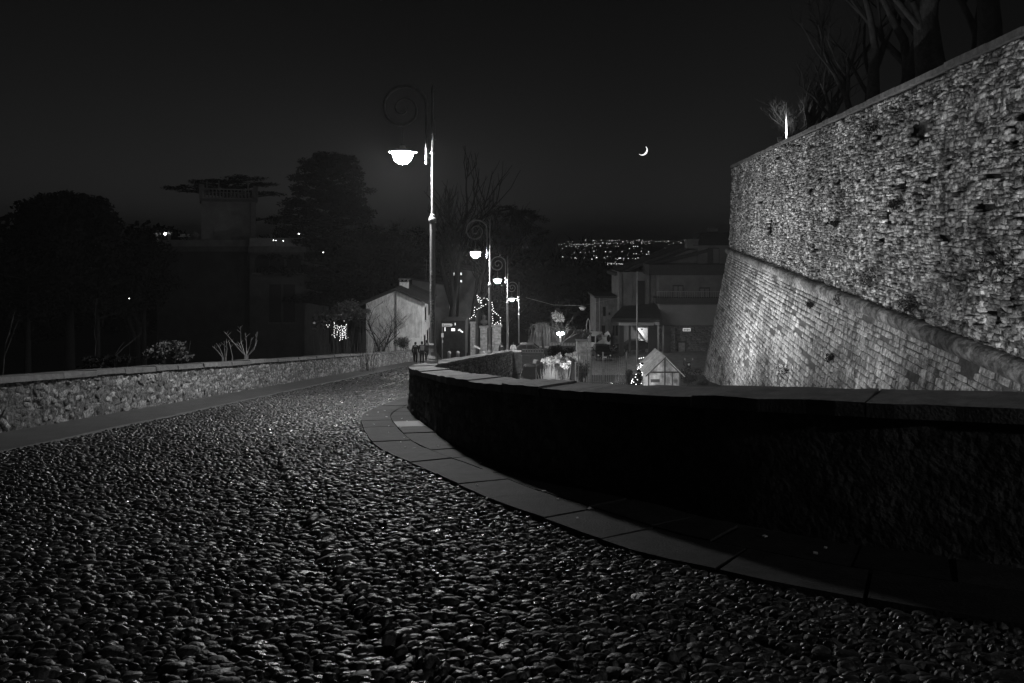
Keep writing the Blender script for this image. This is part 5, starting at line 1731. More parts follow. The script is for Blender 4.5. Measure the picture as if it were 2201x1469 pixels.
MB().tube([c, c + Vector((0, 0, 2.0)), c + Vector((0, 0, 3.9))], [.065, .055, .03], 10).build('pole', mat('white_pole_paint', .7, .5, .05), wp, True)
MB().lathe([(.12, 0), (.12, .08), (.07, .14)], 10, c).build('base', M_METAL, wp)
floodlight('small light at the foot of the white pole on the bastion', c + Vector((-.9, -1.3, 1.25)), c + Vector((0, 0, 2.2)), 2200, R(46), 'pole_light')

# ------------------------------------------------------------------ plants rooted in the bastion face
G3 = 'plants rooted in the bastion wall'
for (px, py, s, lab) in ((1875, 280, .55, 'dark tuft hanging below the coping of the bastion'), (1870, 600, .75, 'leafy tuft growing just over the string course'), (1810, 645, .4, 'tuft sprouting left along the string course'),
                         (1745, 655, .35, 'tuft in the broken patch under the string course'), (2150, 570, .9, 'spreading bush on the bastion face toward its near end'), (1690, 800, .8, 'twiggy bush at the foot of the dressed courses'),
                         (1790, 770, .35, 'little tuft low in the dressed courses'), (1960, 660, .6, 'trailing tuft on the string course'), (1930, 440, .3, 'lone tuft in the middle of the rubble'), (1800, 480, .3, 'small tuft high in the rubble')):
    k = (px - CX) / F
    d = 9 / (k - DX)
    for _ in range(4):
        z = -(py - HY) / F * d
        zc = b_cord(d)
        off = .195 * (zc - z) if z < zc else -.034 * (z - zc)
        x = 9 + DX * d + BW[0] * (off + .12)
        d = x / k
    c = Vector((x, d, -(py - HY) / F * d))
    t = thing('wall_plant', lab, 'plant', c, G3)
    rs4 = random.Random(px)
    mb = MB()
    for _ in range(16):
        dr = Vector((-rs4.uniform(.2, 1), rs4.uniform(-1, 1), rs4.uniform(-.6, .8))).normalized()
        e = c + dr * s * rs4.uniform(.4, 1)
        mb.tube([c + Vector((.12, 0, 0)), (c + e) / 2 + Vector((0, 0, .06)), e + Vector((0, 0, -.08))], [.014, .01, .004], 3)
    mb.build('stems', M_TWIG, t)
    v, f = leaf_cloud([((c.x - .12, c.y, c.z), (s * .45, s * .9, s * .6), 160)], .045, np.random.default_rng(px))
    np_obj('leaves', v, f, M_LEAF, t)

# ------------------------------------------------------------------ shrubs behind the rubble parapet
def shrub(name, label, c, r, n, size, seed, m=M_LITLEAF, stems=14, cat='shrub', base_z=None):
    t = thing(name, label, cat, c if base_z is None else (c[0], c[1], base_z))
    c = Vector(c); rs5 = random.Random(seed)
    mb = MB()
    for _ in range(stems):
        a = rs5.uniform(0, 2 * pi); q = rs5.uniform(.2, .9)
        e = c + Vector((cos(a) * r[0] * q, sin(a) * r[1] * q, r[2] * rs5.uniform(.2, .95)))
        b0 = Vector((c.x, c.y, base_z if base_z is not None else c.z - r[2]))
        mb.tube([b0, (b0 + e) / 2 + Vector((rs5.uniform(-.1, .1), 0, .1)), e], [.02, .014, .006], 4)
    mb.build('stems', M_TWIG, t)
    cl = []
    rg = np.random.default_rng(seed)
    for _ in range(10):
        a = unit(rg.normal(size=3)) * rg.uniform(.3, .8)
        cl.append(((c.x + a[0] * r[0], c.y + a[1] * r[1], c.z + a[2] * r[2]), (r[0] * .42, r[1] * .42, r[2] * .42), n // 10))
    v, f = leaf_cloud(cl, size, rg)
    np_obj('leaves', v, f, m, t)
    return t
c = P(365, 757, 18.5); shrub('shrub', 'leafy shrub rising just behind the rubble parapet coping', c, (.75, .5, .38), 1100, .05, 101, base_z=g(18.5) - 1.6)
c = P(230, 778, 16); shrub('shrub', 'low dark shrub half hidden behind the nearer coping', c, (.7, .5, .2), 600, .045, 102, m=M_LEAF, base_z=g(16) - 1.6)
def twig_bush(label, pxs, d, seed, name='twig_bush'):
    base = P(pxs[0][0], 790, d); base.z = terrain_z(base.x, d)
    t = thing(name, label, 'shrub', base)
    mb = MB()
    rs6 = random.Random(seed)
    for (x0_, y0_, x1_, y1_, x2_, y2_) in pxs[1:]:
        p0, p1, p2 = P(x0_, y0_, d), P(x1_, y1_, d + rs6.uniform(-.2, .2)), P(x2_, y2_, d + rs6.uniform(-.3, .3))
        mb.tube([base, p0, p1, p2], [.02, .018, .013, .007], 5)
        for k in range(3):
            s = p1 + (p2 - p1) * rs6.uniform(.1, .9)
            mb.tube([s, s + Vector((rs6.uniform(-.12, .12), rs6.uniform(-.1, .1), .12))], [.008, .004], 4)
    mb.build('stems', mat('pale_twig', .24, .7, .2, 10), t)
    return t
twig_bush('bare shrub of upcurving pale stems above the parapet coping', [(525, 0), (527, 766, 505, 740, 484, 715), (528, 766, 515, 745, 496, 733), (527, 764, 518, 735, 517, 702), (530, 765, 530, 742, 528, 716), (533, 764, 548, 745, 554, 714), (532, 766, 546, 752, 553, 732), (526, 766, 520, 752, 512, 735), (529, 766, 537, 745, 541, 726)], 24.5, 5)
twig_bush('smaller bare shrub of thin stems left of the upcurving one', [(480, 0), (478, 768, 468, 755, 457, 745), (480, 768, 474, 752, 465, 738), (484, 768, 483, 750, 482, 735), (486, 768, 488, 750, 486, 733), (500, 768, 496, 750, 493, 736)], 23.5, 6)
bare('thin dim sapling with two stems behind the parapet, left', gl(147, 22), 3.4, .04, 106, (M_TWIG, M_TWIG), depth=2, spread=.3, first=.7, kids=(1, 2), name='sapling')
bare('leaning bare sapling near the picture edge behind the parapet', gl(55, 19), 3.2, .045, 107, (M_TWIG, M_TWIG), depth=2, spread=.3, first=.7, kids=(1, 2), lean=(-.4, 0), name='sapling')
c = P(862, 737, 56); shrub('shrub', 'bushy shrub at the corner of the gabled house', c, (1.0, .8, .55), 900, .07, 108, base_z=g(56) - 1.6)
c = P(820, 742, 52); shrub('shrub', 'thin twiggy shrub below the blank wall of the gabled house', c, (.9, .7, .6), 150, .06, 109, stems=46, base_z=g(52) - 1.6)
rs7 = random.Random(70)
mb = MB()
for k in range(150):
    px = rs7.uniform(690, 812); d = rs7.uniform(36, 44)
    c = P(px, 770, d); c.z = g(d) - .4
    h = P(0, rs7.uniform(705, 752), d).z
    mb.tube([c, Vector((c.x + rs7.uniform(-.1, .1), d, (c.z + h) / 2)), Vector((c.x + rs7.uniform(-.4, .4), d + rs7.uniform(-.2, .2), h))], [.012, .009, .003], 3)
tag(mb.build('reeds', M_TWIG), 'dry reeds standing behind the parapet', kind='stuff')
# small shade tree that throws its shadow on the gable
bare('bare young tree in front of the gabled house wall', gl(815, 57.5), 8.6, .13, 111, (M_BARK, M_TWIG), depth=5, spread=.5, first=.36, kids=(3, 4), name='young_tree')

# ------------------------------------------------------------------ doorway of fairy lights
M_BULB = emit('fairy_bulb', 4)
def bulbs(mb, pts, r):
    for p in pts:
        q = [p + Vector(w) * r for w in ((1, 0, 0), (-1, 0, 0), (0, 1, 0), (0, -1, 0), (0, 0, 1), (0, 0, -1))]
        mb.add(q, [(0, 2, 4), (2, 1, 4), (1, 3, 4), (3, 0, 4), (2, 0, 5), (1, 2, 5), (3, 1, 5), (0, 3, 5)])
fd = thing('light_arbour', 'doorway-shaped arbour hung with a curtain of fairy lights left of the gabled house', 'fairy lights', P(733, 740, 50))
pts = []; wires = MB()
rs8 = random.Random(12)
for px, y0_, y1_ in ((719.5, 690, 728), (743.5, 698, 731), (726, 700, 720), (731, 703, 733), (735, 700, 730), (738, 702, 728), (741, 703, 722), (747, 715, 727)):
    y = y0_
    while y < y1_:
        pts.append(P(px + rs8.uniform(-1.6, 1.6), y, 50 + rs8.uniform(-.3, .3))); y += rs8.uniform(2.0, 4.2)
    wires.tube([P(px, y0_ - 4, 50), P(px, y1_, 50)], .008, 3)
for px, py in ((702, 699), (708, 699), (705, 703), (714, 720), (740, 690), (727, 687)):
    pts.append(P(px, py, 50))
wires.tube([P(716, 733, 50), P(717, 692, 50), P(731, 684, 50), P(746, 692, 50), P(747, 735, 50)], .05, 6)
for px in (717, 746):
    q = P(px, 733, 50); wires.tube([q, Vector((q.x, 50, terrain_z(q.x, 50)))], .05, 6)
wires.build('frame', M_WOOD, fd)
mb = MB(); bulbs(mb, pts, .024); mb.build('bulbs', M_BULB, fd, kind='stuff')
c = P(735, 668, 50.6); shrub('shrub', 'leafy shrub over the arbour of fairy lights catching its glow', c, (2.0, .8, .9), 1500, .07, 112, base_z=terrain_z(-12.4, 50.6), stems=20)
c = P(775, 672, 50.2); shrub('shrub', 'glinting shrub beside the left wall of the gabled house', c, (.8, .6, .4), 700, .06, 113, base_z=terrain_z(-11, 50.2))
c = P(690, 690, 51.2); shrub('shrub', 'broad-leaved plant to the left of the fairy light arbour', c, (.9, .7, .9), 260, .16, 114, base_z=terrain_z(-14, 51.2))

# ------------------------------------------------------------------ garland over the gate, gate pillars, signs
ga = thing('light_garland', 'zigzag garland of fairy lights over the stone gate behind the second lamp', 'fairy lights', P(1045, 690, 66))
def cp(x, y): return P(1000 + x / 9.18, 620 + y / 9.18, 66)
lines = [[(90, 600), (125, 575), (160, 535), (205, 560), (180, 520), (180, 440), (185, 380), (235, 415), (310, 375), (320, 345), (300, 290), (260, 270), (230, 140), (290, 190), (270, 230), (300, 250), (320, 240), (370, 195), (430, 210), (480, 260)],
         [(405, 322), (440, 272)], [(470, 290), (490, 330), (470, 360)], [(320, 290), (350, 345), (330, 380)],
         [(530, 275), (545, 400), (535, 430), (590, 480), (650, 535), (690, 580), (690, 640), (700, 690), (700, 760), (640, 670), (580, 715), (540, 690), (550, 640), (535, 560), (545, 500), (540, 440)]]
pts = []; wires = MB()
for ln_ in lines:
    q = [cp(*w) for w in ln_]
    wires.tube(q, .012, 4)
    for a, b_ in zip(q[:-1], q[1:]):
        L = (b_ - a).length; k = max(1, int(L / .17))
        for i in range(k):
            pts.append(a + (b_ - a) * (i / k) + Vector((rs8.uniform(-.02, .02), rs8.uniform(-.05, .05), rs8.uniform(-.02, .02))))
for a, b_ in (((90, 600), (60, 700)), ((700, 760), (700, 900))):
    wires.tube([cp(*a), cp(*b_)], .01, 4)
wires.build('wire', M_IRON, ga)
mb = MB(); bulbs(mb, pts, .044); mb.build('bulbs', emit('garland_bulb', 3), ga, kind='stuff')

M_PIL = mat('pillar_stone', .26, .9, .5, 4, .9, 18)
gz = g(66) - .2
for (px, w, py, lab, urn) in ((1016.5, .34, 695, 'slim lit gate pillar on the left side of the gateway', False), (1040, .5, 704, 'gate pillar topped by a carved bust under the garland', True), (1067.5, .62, 702, 'broad banded gate pillar to the right of the second lamp post', False)):
    c = P(px, py, 66)
    t = thing('gate_pillar', lab, 'gate pillar', (c.x, 66, gz), 'stone pillars of the gateway')
    h = c.z - gz
    nb = 6
    for k in range(nb):
        MB().cbox((c.x, 66, gz + h * (k + .5) / nb), (w * 1.35, w * 1.3, h / nb - .02), .02).build('block', M_PIL, t)
    MB().cbox((c.x, 66, c.z + .06), (w * 1.75, w * 1.7, .14), .03).build('capital', M_PIL, t)
    if urn:
        b0 = c + Vector((0, 0, .13))
        MB().lathe([(.16, 0), (.18, .05), (.10, .12), (.30, .22), (.40, .38), (.36, .52), (.16, .60), (.12, .70)], 12, b0).build('bust', mat('dark_stone'), t, True)
        MB().ball(b0 + Vector((.02, -.03, .88)), .19, 10, 7, 1.2).ball(b0 + Vector((.02, -.2, .86)), .05, 6, 4).build('head', mat('dark_stone'), t, True)
bd = thing('information_board', 'sloping white-edged board leaning by the slim gate pillar', 'board', P(1027, 768, 63))
q = [P(1019, 744, 63), P(1032, 750, 63), P(1032, 752, 63), P(1019, 746, 63)]
MB().prism(q, (0, .5, 0)).build('panel', M_WHITE, bd)
mb = MB()
for px in (1020, 1031):
    c = P(px, 748, 63.2); mb.tube([c, Vector((c.x, 63.2, g(63.2)))], .03, 5)
mb.build('leg', M_IRON, bd)

sp_ = thing('sign_post', 'slim post with a pointed direction sign right of the first lamp post', 'sign', P(949, 760, 60))
c = P(950.5, 757, 60)
MB().tube([Vector((c.x, 60, g(60))), P(950.5, 695, 60)], .03, 6).build('post', M_METAL, sp_)
a = P(950, 702, 59.95); b_ = P(970.5, 696, 59.95)
sgn = MB().prism([(a.x, 59.93, a.z), (b_.x, 59.93, a.z), (b_.x + .1, 59.93, (a.z + b_.z) / 2), (b_.x, 59.93, b_.z), (a.x, 59.93, b_.z)], (0, .03, 0)).build('direction_sign', M_WHITE, sp_)
mb = MB()
mb.box((a.x + .12, 59.92, (a.z + b_.z) / 2), (.1, .012, .1))
for x, w in ((.26, .03), (.31, .04), (.37, .05), (.44, .03), (.50, .06), (.57, .03), (.62, .05), (.69, .04)):
    mb.box((a.x + x, 59.92, (a.z + b_.z) / 2 - .02), (w, .012, .06))
mb.build('lettering', M_INK, sgn)
for px, py, w, h in ((951, 721, .2, .36), (951.5, 734.5, .07, .2)):
    c = P(px, py, 59.9); MB().box(c, (w, .03, h)).build('plate', M_WHITE, sp_)
wn = thing('lit_doorway', 'small glowing windows low between the sign and the gate', 'window', P(974, 712, 74))
for px, py, w, h in ((974, 709, .40, .28), (956.5, 708, .09, .42), (978.3, 697, .07, .26)):
    c = P(px, py, 74); MB().box(c, (w, .05, h)).build('pane', emit('warm_pane', 1.2), wn)
mb = MB().tube([P(985, 711, 73.9), P(988, 708.5, 73.9), P(990, 711.5, 73.9), P(995, 715, 73.9)], .07, 5); mb.build('tube_light', emit('warm_pane'), wn)
c0 = P(948, 722, 74.1); c1 = P(1000, 690, 74.1)
MB().bbox(c0.x, c1.x, 74.1, 78, g(74), c1.z).build('wall', mat('black_stone', .03, .9, .4, 3), wn)
for px, lab in ((965.5, 'pale stone bollard standing in the square past the first lamp'), (984, 'dim stone bollard nearer the gate'), (1039, 'stubby bollard at the foot of the bust pillar')):
    d = 58
    c = P(px, 765, d); zb_ = g(d)
    t = thing('bollard', lab, 'bollard', (c.x, d, zb_), 'stone bollards at the gateway')
    MB().lathe([(.15, -.1), (.15, .72), (.17, .74), (.16, .84), (.09, .93), (.01, .96)], 12, (c.x, d, zb_)).build('shaft', M_PIL, t, True)

# ------------------------------------------------------------------ lit garden planting on the right
M_TUFT = M_GRASSW
og = thing('ornamental_grass', 'brilliantly lit clump of white ornamental grass by the glaring spot', 'plant', at_g(1182, 43.5))
mb = MB(); rs9 = random.Random(33)
for _ in range(420):
    px = 1184 + rs9.gauss(0, 8.5); d = 43.5 + rs9.uniform(-.4, .4)
    b0 = at_g(1184 + (px - 1184) * .8, d)
    top = P(px + rs9.gauss(0, 3), rs9.uniform(780, 812) + abs(px - 1184) * .6, d)
    mb.tube([b0, (b0 + top) / 2 + Vector((0, 0, .25)), top], [.012, .010, .003], 3, cap=False)
mb.build('blades', M_TUFT, og)
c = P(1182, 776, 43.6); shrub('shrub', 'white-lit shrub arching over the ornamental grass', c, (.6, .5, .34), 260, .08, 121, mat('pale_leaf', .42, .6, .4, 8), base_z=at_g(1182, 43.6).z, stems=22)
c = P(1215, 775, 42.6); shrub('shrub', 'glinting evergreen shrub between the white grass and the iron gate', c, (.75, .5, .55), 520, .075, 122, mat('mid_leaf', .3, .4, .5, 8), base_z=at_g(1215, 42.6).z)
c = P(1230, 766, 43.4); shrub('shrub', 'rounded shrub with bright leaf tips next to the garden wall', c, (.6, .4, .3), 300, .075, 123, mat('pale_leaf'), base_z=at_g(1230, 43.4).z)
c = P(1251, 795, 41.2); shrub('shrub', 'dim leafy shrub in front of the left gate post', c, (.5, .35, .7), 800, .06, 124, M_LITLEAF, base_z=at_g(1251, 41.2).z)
c = P(1210, 756, 52); shrub('hedge', 'dark clipped hedge under the low pale railing', c, (1.2, .5, .5), 1800, .06, 125, M_LEAF, base_z=at_g(1210, 52).z, cat='hedge')
c = P(1353, 806, 37.6); shrub('shrub', 'curly pale plant left of the spiral of fairy lights', c, (.3, .25, .4), 260, .05, 126, M_LITLEAF, base_z=at_g(1353, 37.6).z, stems=20)
c = P(1508, 822, 54); shrub('shrub', 'dark round bush at the foot of the bastion corner', c, (1.0, .8, .45), 1400, .05, 127, mat('dull_leaf', .07, .6, .4, 6), base_z=at_g(1508, 54).z)
c = P(1478, 806, 52); shrub('shrub', 'black bushy shrub behind the right side of the greenhouse', c, (1.1, .8, .7), 1200, .07, 128, M_LEAF, base_z=at_g(1478, 52).z)
c = P(1255, 720, 53); shrub('shrub', 'ivy-like shrub crowning the pale garden wall', c, (.55, .4, .45), 700, .06, 129, M_LITLEAF, base_z=-9.0)
bare('bare small tree lit from below by the twin lantern', gl(1194, 64.5), 6.2, .12, 130, depth=5, spread=.5, first=.42, name='young_tree')
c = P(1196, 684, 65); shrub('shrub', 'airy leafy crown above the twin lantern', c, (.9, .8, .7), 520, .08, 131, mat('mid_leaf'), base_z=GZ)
mb = MB(); t = thing('weeping_tree', 'weeping tree with hanging pale fronds left of the twin lantern', 'tree', gl(1165, 66))
base = gl(1165, 66); top = P(1165, 700, 66)
MB().tube([base, (base + top) / 2 + Vector((.1, 0, 0)), top], [.16, .12, .05], 7).build('trunk', M_BARK, t, True)
for _ in range(110):
    a = rs9.uniform(0, 2 * pi); q = rs9.uniform(.1, 1.0)
    s = top + Vector((cos(a) * q * .5, sin(a) * q * .5, rs9.uniform(-.2, .3)))
    o_ = top + Vector((cos(a) * q * rs9.uniform(.5, 1.5), sin(a) * q, rs9.uniform(-.7, .35)))
    e = o_ + Vector((cos(a) * .15, sin(a) * .15, -rs9.uniform(.6, 1.9)))
    mb.tube([s, o_, (o_ + e) / 2 + Vector((.05, 0, 0)), e], [.012, .014, .02, .006], 3, cap=False)
mb.build('fronds', mat('frond', .10, .6, .4, 5), t)
# spiral-lit small conifer by the greenhouse
xt = thing('christmas_tree', 'small dark conifer dotted with fairy lights, left of the greenhouse', 'tree', at_g(1371, 35.6))
b0 = at_g(1371, 35.6); apx = P(1380, 779, 35.6)
MB().tube([b0, apx], [.04, .01], 6).build('trunk', M_BARK, xt)
cl = []
for k in range(9):
    tt = k / 9; q = b0 + (apx - b0) * tt
    cl.append(((q.x, q.y, q.z + .1), (.85 * (1 - tt) + .06, .7 * (1 - tt) + .06, .14), 160))
v, f = leaf_cloud(cl, .05, np.random.default_rng(8)); np_obj('crown', v, f, M_LEAF, xt)
pts = []
for k in range(70):
    tt = .35 + .62 * rs9.random() ** 1.3; q = b0 + (apx - b0) * tt; a = rs9.uniform(pi, 2 * pi); rr2 = .88 * (1 - tt) + .06
    pts.append(q + Vector((cos(a) * rr2, sin(a) * rr2, rs9.uniform(-.02, .1))))
for px, py in ((1374, 771), (1378, 770), (1383, 769)): pts.append(P(px, py, 35.6))
mb = MB(); bulbs(mb, pts, .026); mb.build('bulbs', emit('fairy_bulb'), xt, kind='stuff')

# ================================================================== people
M_SKIN = mat('skin', .3, .6, .05, 8)
M_COAT = mat('dark_coat', .018, .85, .3, 12)
M_COATW = mat('pale_jacket', .5, .8, .2, 12)
M_TROU = mat('dark_trousers', .015, .85, .2, 12)
M_HAIR = mat('dark_hair', .012, .6, .2, 30)
def skin_obj(name, verts, edges, radii, m, par, root=0, sub=2):
    w = WLOC[par.name]
    me = bpy.data.meshes.new(name)
    me.from_pydata([tuple(Vector(v) - w) for v in verts], edges, [])
    o = bpy.data.objects.new(name, me); link(o, par)
    me.materials.append(m)
    md = o.modifiers.new('skin', 'SKIN'); md.use_smooth_shade = True
    sv = me.skin_vertices[0].data
    for i, r in enumerate(radii):
        sv[i].radius = r if isinstance(r, tuple) else (r, r)
        sv[i].use_root = (i == root)
    s = o.modifiers.new('subsurf', 'SUBSURF'); s.levels = sub; s.render_levels = sub
    return o
def person(label, foot, H, heading, coat, stride, seed, bag=False, hood=False):
    """walking figure; heading = direction of travel in the plan (radians from +y)"""
    foot = Vector(foot)
    t = thing('person', label, 'person', foot, 'people walking down the road')
    k = H / 1.75
    Mr = Matrix.Rotation(heading, 3, 'Z')
    def T_(x, y, z): return foot + Mr @ Vector((x * k, y * k, z * k))
    s = stride
    V_ = [T_(0, 0, .93), T_(0, .01, 1.12), T_(0, .02, 1.32), T_(0, .03, 1.47), T_(0, .05, 1.56), T_(0, .06, 1.66), T_(0, .05, 1.74),
          T_(-.10, 0, .88), T_(-.11, .20 * s, .50), T_(-.11, .22 * s, .09), T_(-.12, .22 * s + .14, .04),
          T_(.10, 0, .88), T_(.11, -.06 * s, .50), T_(.11, -.30 * s, .12), T_(.12, -.26 * s + .12, .04),
          T_(-.19, .02, 1.42), T_(-.25, -.08 * s, 1.15), T_(-.24, .04 * s, .90), T_(-.24, .07 * s, .81),
          T_(.19, .02, 1.42), T_(.25, .06 * s, 1.15), T_(.24, .20 * s, .93), T_(.24, .24 * s, .84)]
    E = [(0, 1), (1, 2), (2, 3), (3, 4), (4, 5), (5, 6), (0, 7), (7, 8), (8, 9), (9, 10), (0, 11), (11, 12), (12, 13), (13, 14), (2, 15), (15, 16), (16, 17), (17, 18), (2, 19), (19, 20), (20, 21), (21, 22)]
    Rr = [(.15, .11), (.14, .10), (.17, .11), (.06, .06), (.065, .07), (.085, .10), (.05, .06), .09, .065, .045, .04, .09, .065, .045, .04, .065, .05, .04, .035, .065, .05, .04, .035]
    Rr = [tuple(q * k for q in r) if isinstance(r, tuple) else r * k for r in Rr]
    skin_obj('body', V_, E, Rr, M_SKIN, t)
    # coat, trousers and hair lie over the body
    Vc = [T_(0, 0, .80), T_(0, 0, .93), T_(0, .01, 1.12), T_(0, .02, 1.34), T_(0, .03, 1.47), V_[15], V_[16], V_[17], V_[19], V_[20], V_[21]]
    skin_obj('coat', Vc, [(0, 1), (1, 2), (2, 3), (3, 4), (3, 5), (5, 6), (6, 7), (3, 8), (8, 9), (9, 10)],
             [tuple(q * k for q in r) for r in ((.19, .15), (.19, .14), (.17, .13), (.20, .14), (.08, .08), (.09, .09), (.075, .075), (.06, .06), (.09, .09), (.075, .075), (.06, .06))], coat, t, 1)
    skin_obj('trousers', [T_(0, 0, .92)] + V_[7:10] + V_[11:14], [(0, 1), (1, 2), (2, 3), (0, 4), (4, 5), (5, 6)], [tuple([.15 * k, .12 * k])] + [r * k for r in (.105, .085, .07, .105, .085, .07)], M_TROU, t)
    hv_ = [T_(0, .01, 1.54), T_(0, .02, 1.66), T_(0, .035, 1.77)]
    skin_obj('hood' if hood else 'hair', hv_, [(0, 1), (1, 2)], [(.075 * k, .08 * k), (.105 * k, .105 * k), (.06 * k, .07 * k)], coat if hood else M_HAIR, t, 1)
    for v_, dr in ((V_[10], 0), (V_[14], 0)):
        MB().cbox(v_ + Vector((0, 0, 0)), (.10 * k, .27 * k, .09 * k), .02, heading).build('shoe', M_TROU, t)
    if bag:
        MB().cbox(T_(.06, -.17, 1.28), (.28 * k, .13 * k, .38 * k), .04, heading).build('backpack', mat('grey_bag', .2, .8, .2, 12), t)
def ground_at(px, d):
    x = (px - CX) / F * d
    return Vector((x, d, g(d)))
person('person in a long dark hooded coat walking away, closest to the rubble parapet', ground_at(893, 53.5), 1.68, 0.0, M_COAT, .9, 1, hood=True)
person('person in dark clothes with a pale backpack walking away in the middle of the three', ground_at(907, 51.5), 1.72, -.05, M_COAT, .5, 2, bag=True)
person('taller person in a short dark jacket walking ahead beside the first lamp post', ground_at(917.5, 57.5), 1.85, -.1, M_COAT, .8, 3)
person('dark-clad person seated low in front of the banded gate pillar', ground_at(1078, 63), 1.66, .4, M_COAT, .3, 4)
person('person in a pale jacket by the third lamp post', ground_at(1103, 63), 1.68, -.4, M_COATW, .4, 5)
bpy.data.objects['person.003']['label'] = 'dark-clad person standing in front of the banded gate pillar'

# ================================================================== the moon and the lights of the plain
mo = MB()
dm = 9000.0
cm = P(1381.3, 323.6, dm); rm = 10.8 * dm / F
n_ = 24; outer = []; inner = []
ax = Vector((cos(R(-42)), 0, sin(R(-42)))); ay = Vector((-ax.z, 0, ax.x))
for k in range(n_ + 1):
    t_ = -pi / 2 + pi * k / n_
    o1 = cm + ax * (rm * cos(t_)) + ay * (rm * sin(t_))
    i1 = cm + ax * (rm * .70 * cos(t_)) + ay * (rm * .98 * sin(t_))
    outer.append(o1); inner.append(i1)
vs = outer + inner + [q + Vector((0, rm * .3, 0)) for q in outer] + [q + Vector((0, rm * .3, 0)) for q in inner]
m_ = n_ + 1
fs = []
for k in range(n_):
    fs.append((k, m_ + k, m_ + k + 1, k + 1))
    fs.append((2 * m_ + k, 2 * m_ + k + 1, 3 * m_ + k + 1, 3 * m_ + k))
    fs.append((k, k + 1, 2 * m_ + k + 1, 2 * m_ + k)); fs.append((m_ + k, 3 * m_ + k, 3 * m_ + k + 1, m_ + k + 1))
mo.add(vs, fs)
tag(mo.build('moon', emit('moonlight', 1.6)), 'thin waxing crescent moon in the empty night sky', 'moon')

lights = [(9, 190, 1), (52, 190, 1), (95, 175, 1), (157, 148, 1), (222, 147, 1.2), (125, 222, 1.6), (178, 212, 1), (210, 221, 1.2), (68, 257, 1.4), (276, 229, 1.8), (321, 224, 1.1), (433, 122, 1.6),
          (552, 128, 1.6), (578, 128, 1), (573, 170, 1.7), (638, 175, 1), (702, 168, 2.2), (765, 172, 1.8), (663, 215, 2.0), (580, 220, 1.4), (540, 247, 1.2), (450, 212, 1.5), (422, 221, 1), (812, 130, 1),
          (845, 140, 1.2), (818, 170, 1.5), (860, 125, 1), (932, 178, 1.6), (908, 222, 1.2), (947, 220, 1.3), (1019, 143, 1.8), (1019, 152, 1.5), (1093, 156, 1.3), (1140, 165, 1), (1166, 154, 1.3), (1183, 138, 1), (1188, 223, 1.9),
          (1218, 223, 2.0), (1252, 223, 2.0), (1124, 257, 1.6), (1240, 122, 1), (1275, 118, 1.6), (1327, 122, 1), (1314, 155, 1.7), (1350, 150, 1), (1320, 178, 1.4), (1430, 143, 1.4), (1443, 172, 1), (1540, 149, 1.4), (1587, 145, 1),
          (1610, 140, 1), (1672, 138, 1.6), (1703, 154, 1.2), (1735, 140, 2.4), (1742, 190, 1), (1815, 167, 1.4), (1898, 145, 1.2), (1935, 168, 1.5), (1990, 136, 1.2), (1988, 190, 1.3), (1680, 250, 1.4), (1722, 250, 1.6), (1848, 254, 1.6),
          (257, 321, 1.4), (348, 314, 1.2), (380, 312, 1.4), (425, 321, 1), (492, 310, 1.4), (562, 299, 2.0), (745, 307, 2.2), (815, 309, 1.8), (830, 305, 1.3), (1005, 303, 1.6), (1188, 337, 1.3), (1228, 338, 1.7), (1310, 297, 1.2),
          (1422, 307, 2.0), (1395, 346, 1.8), (1430, 344, 1.4), (70, 387, 1.8), (206, 404, 1.6), (265, 405, 2.4), (290, 408, 1.3), (412, 397, 1.3), (530, 423, 2.2), (604, 400, 3.2), (562, 370, 1.1), (599, 368, 1.1), (725, 400, 1.1), (775, 378, 1.2),
          (820, 376, 1), (960, 408, 2.4), (980, 408, 2.4), (905, 415, 1), (935, 426, 1.8), (1033, 410, 1.3), (1102, 411, 1.5), (1174, 412, 1.1), (1216, 415, 1.5), (1255, 402, 1.7), (1025, 434, 1.1), (250, 480, 1.2), (276, 490, 1.2), (303, 493, 1.2), (318, 478, 1.2),
          (720, 512, 1.4), (778, 507, 1.3), (897, 469, 1.1), (915, 497, 1.5), (840, 503, 1), (1098, 517, 1.6), (818, 645, 1.6), (962, 615, 1)]
rsl = random.Random(90)
for _ in range(40):
    lights.append((rsl.uniform(180, 560), 188 + rsl.gauss(0, 4), rsl.uniform(.6, 1)))
for _ in range(40):
    lights.append((rsl.uniform(600, 1480), rsl.choice((128, 150, 172, 178)) + rsl.gauss(0, 6), rsl.uniform(.5, 1)))
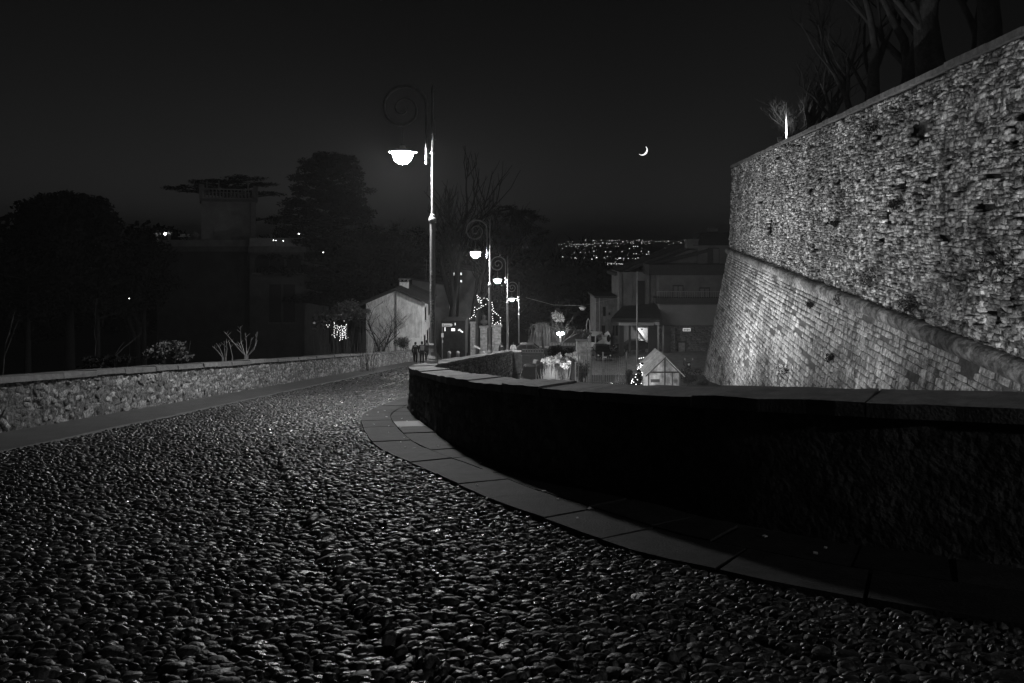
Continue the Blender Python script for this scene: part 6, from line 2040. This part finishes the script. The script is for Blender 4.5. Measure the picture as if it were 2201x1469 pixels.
for _ in range(26):
    lights.append((rsl.uniform(100, 1480), rsl.uniform(190, 420), rsl.uniform(.35, .7)))
for k in range(46):
    x = 720 + k * 10.8
    lights.append((x, 483 + (x - 720) * .06 + rsl.uniform(-3, 3), rsl.uniform(.5, .9) if x < 950 else rsl.uniform(.9, 1.2)))
for (x, y) in ((1140 - 1200, 0),): pass
left = [(1064, 527), (1112, 531), (1124, 532), (1133, 532), (1190, 541.5), (1129, 566.5), (1135, 566), (1146, 566.5), (1162, 567.5), (1147, 561), (1074, 549.5), (1079, 549), (1091, 547), (993, 528), (1002, 528), (1007, 528), (978, 515), (779, 530)]
lm = MB()
def plain_d(py): return 29.6 / ((py - HY) / F + .01909)
def city(px, py, s):
    d = min(plain_d(py), 1380)
    c = P(px, py, d)
    r = s * .55 * d / F
    q = [c + Vector(w) * r for w in ((1, 0, 0), (-1, 0, 0), (0, 1, 0), (0, -1, 0), (0, 0, 1), (0, 0, -1))]
    lm.add(q, [(0, 2, 4), (2, 1, 4), (1, 3, 4), (3, 0, 4), (2, 0, 5), (1, 2, 5), (3, 1, 5), (0, 3, 5)])
for x, y, s in lights:
    city(1200 + x / 7.34, 500 + y / 7.34, s)
for px, py in left[:11]:
    city(px, py, 1.3)
tag(lm.build('city_lights', emit('city_glow', 2.4)), 'hundreds of tiny city lights scattered over the far plain', kind='stuff')

# ================================================================== haze over everything
hz = MB().bbox(-1950, 1950, -60, 1750, -40, 32).build('haze', mat('haze_skin'))
hm = bpy.data.materials.new('night_haze'); hm.use_nodes = True
t = hm.node_tree
for n in list(t.nodes): t.nodes.remove(n)
oo = t.nodes.new('ShaderNodeOutputMaterial'); pvn = t.nodes.new('ShaderNodeVolumePrincipled')
pvn.inputs['Color'].default_value = (.9, .9, .9, 1)
pvn.inputs['Density'].default_value = HAZE
pvn.inputs['Anisotropy'].default_value = .2
t.links.new(pvn.outputs[0], oo.inputs['Volume'])
hz.data.materials.clear(); hz.data.materials.append(hm)
tag(hz, 'thin night haze', kind='stuff')
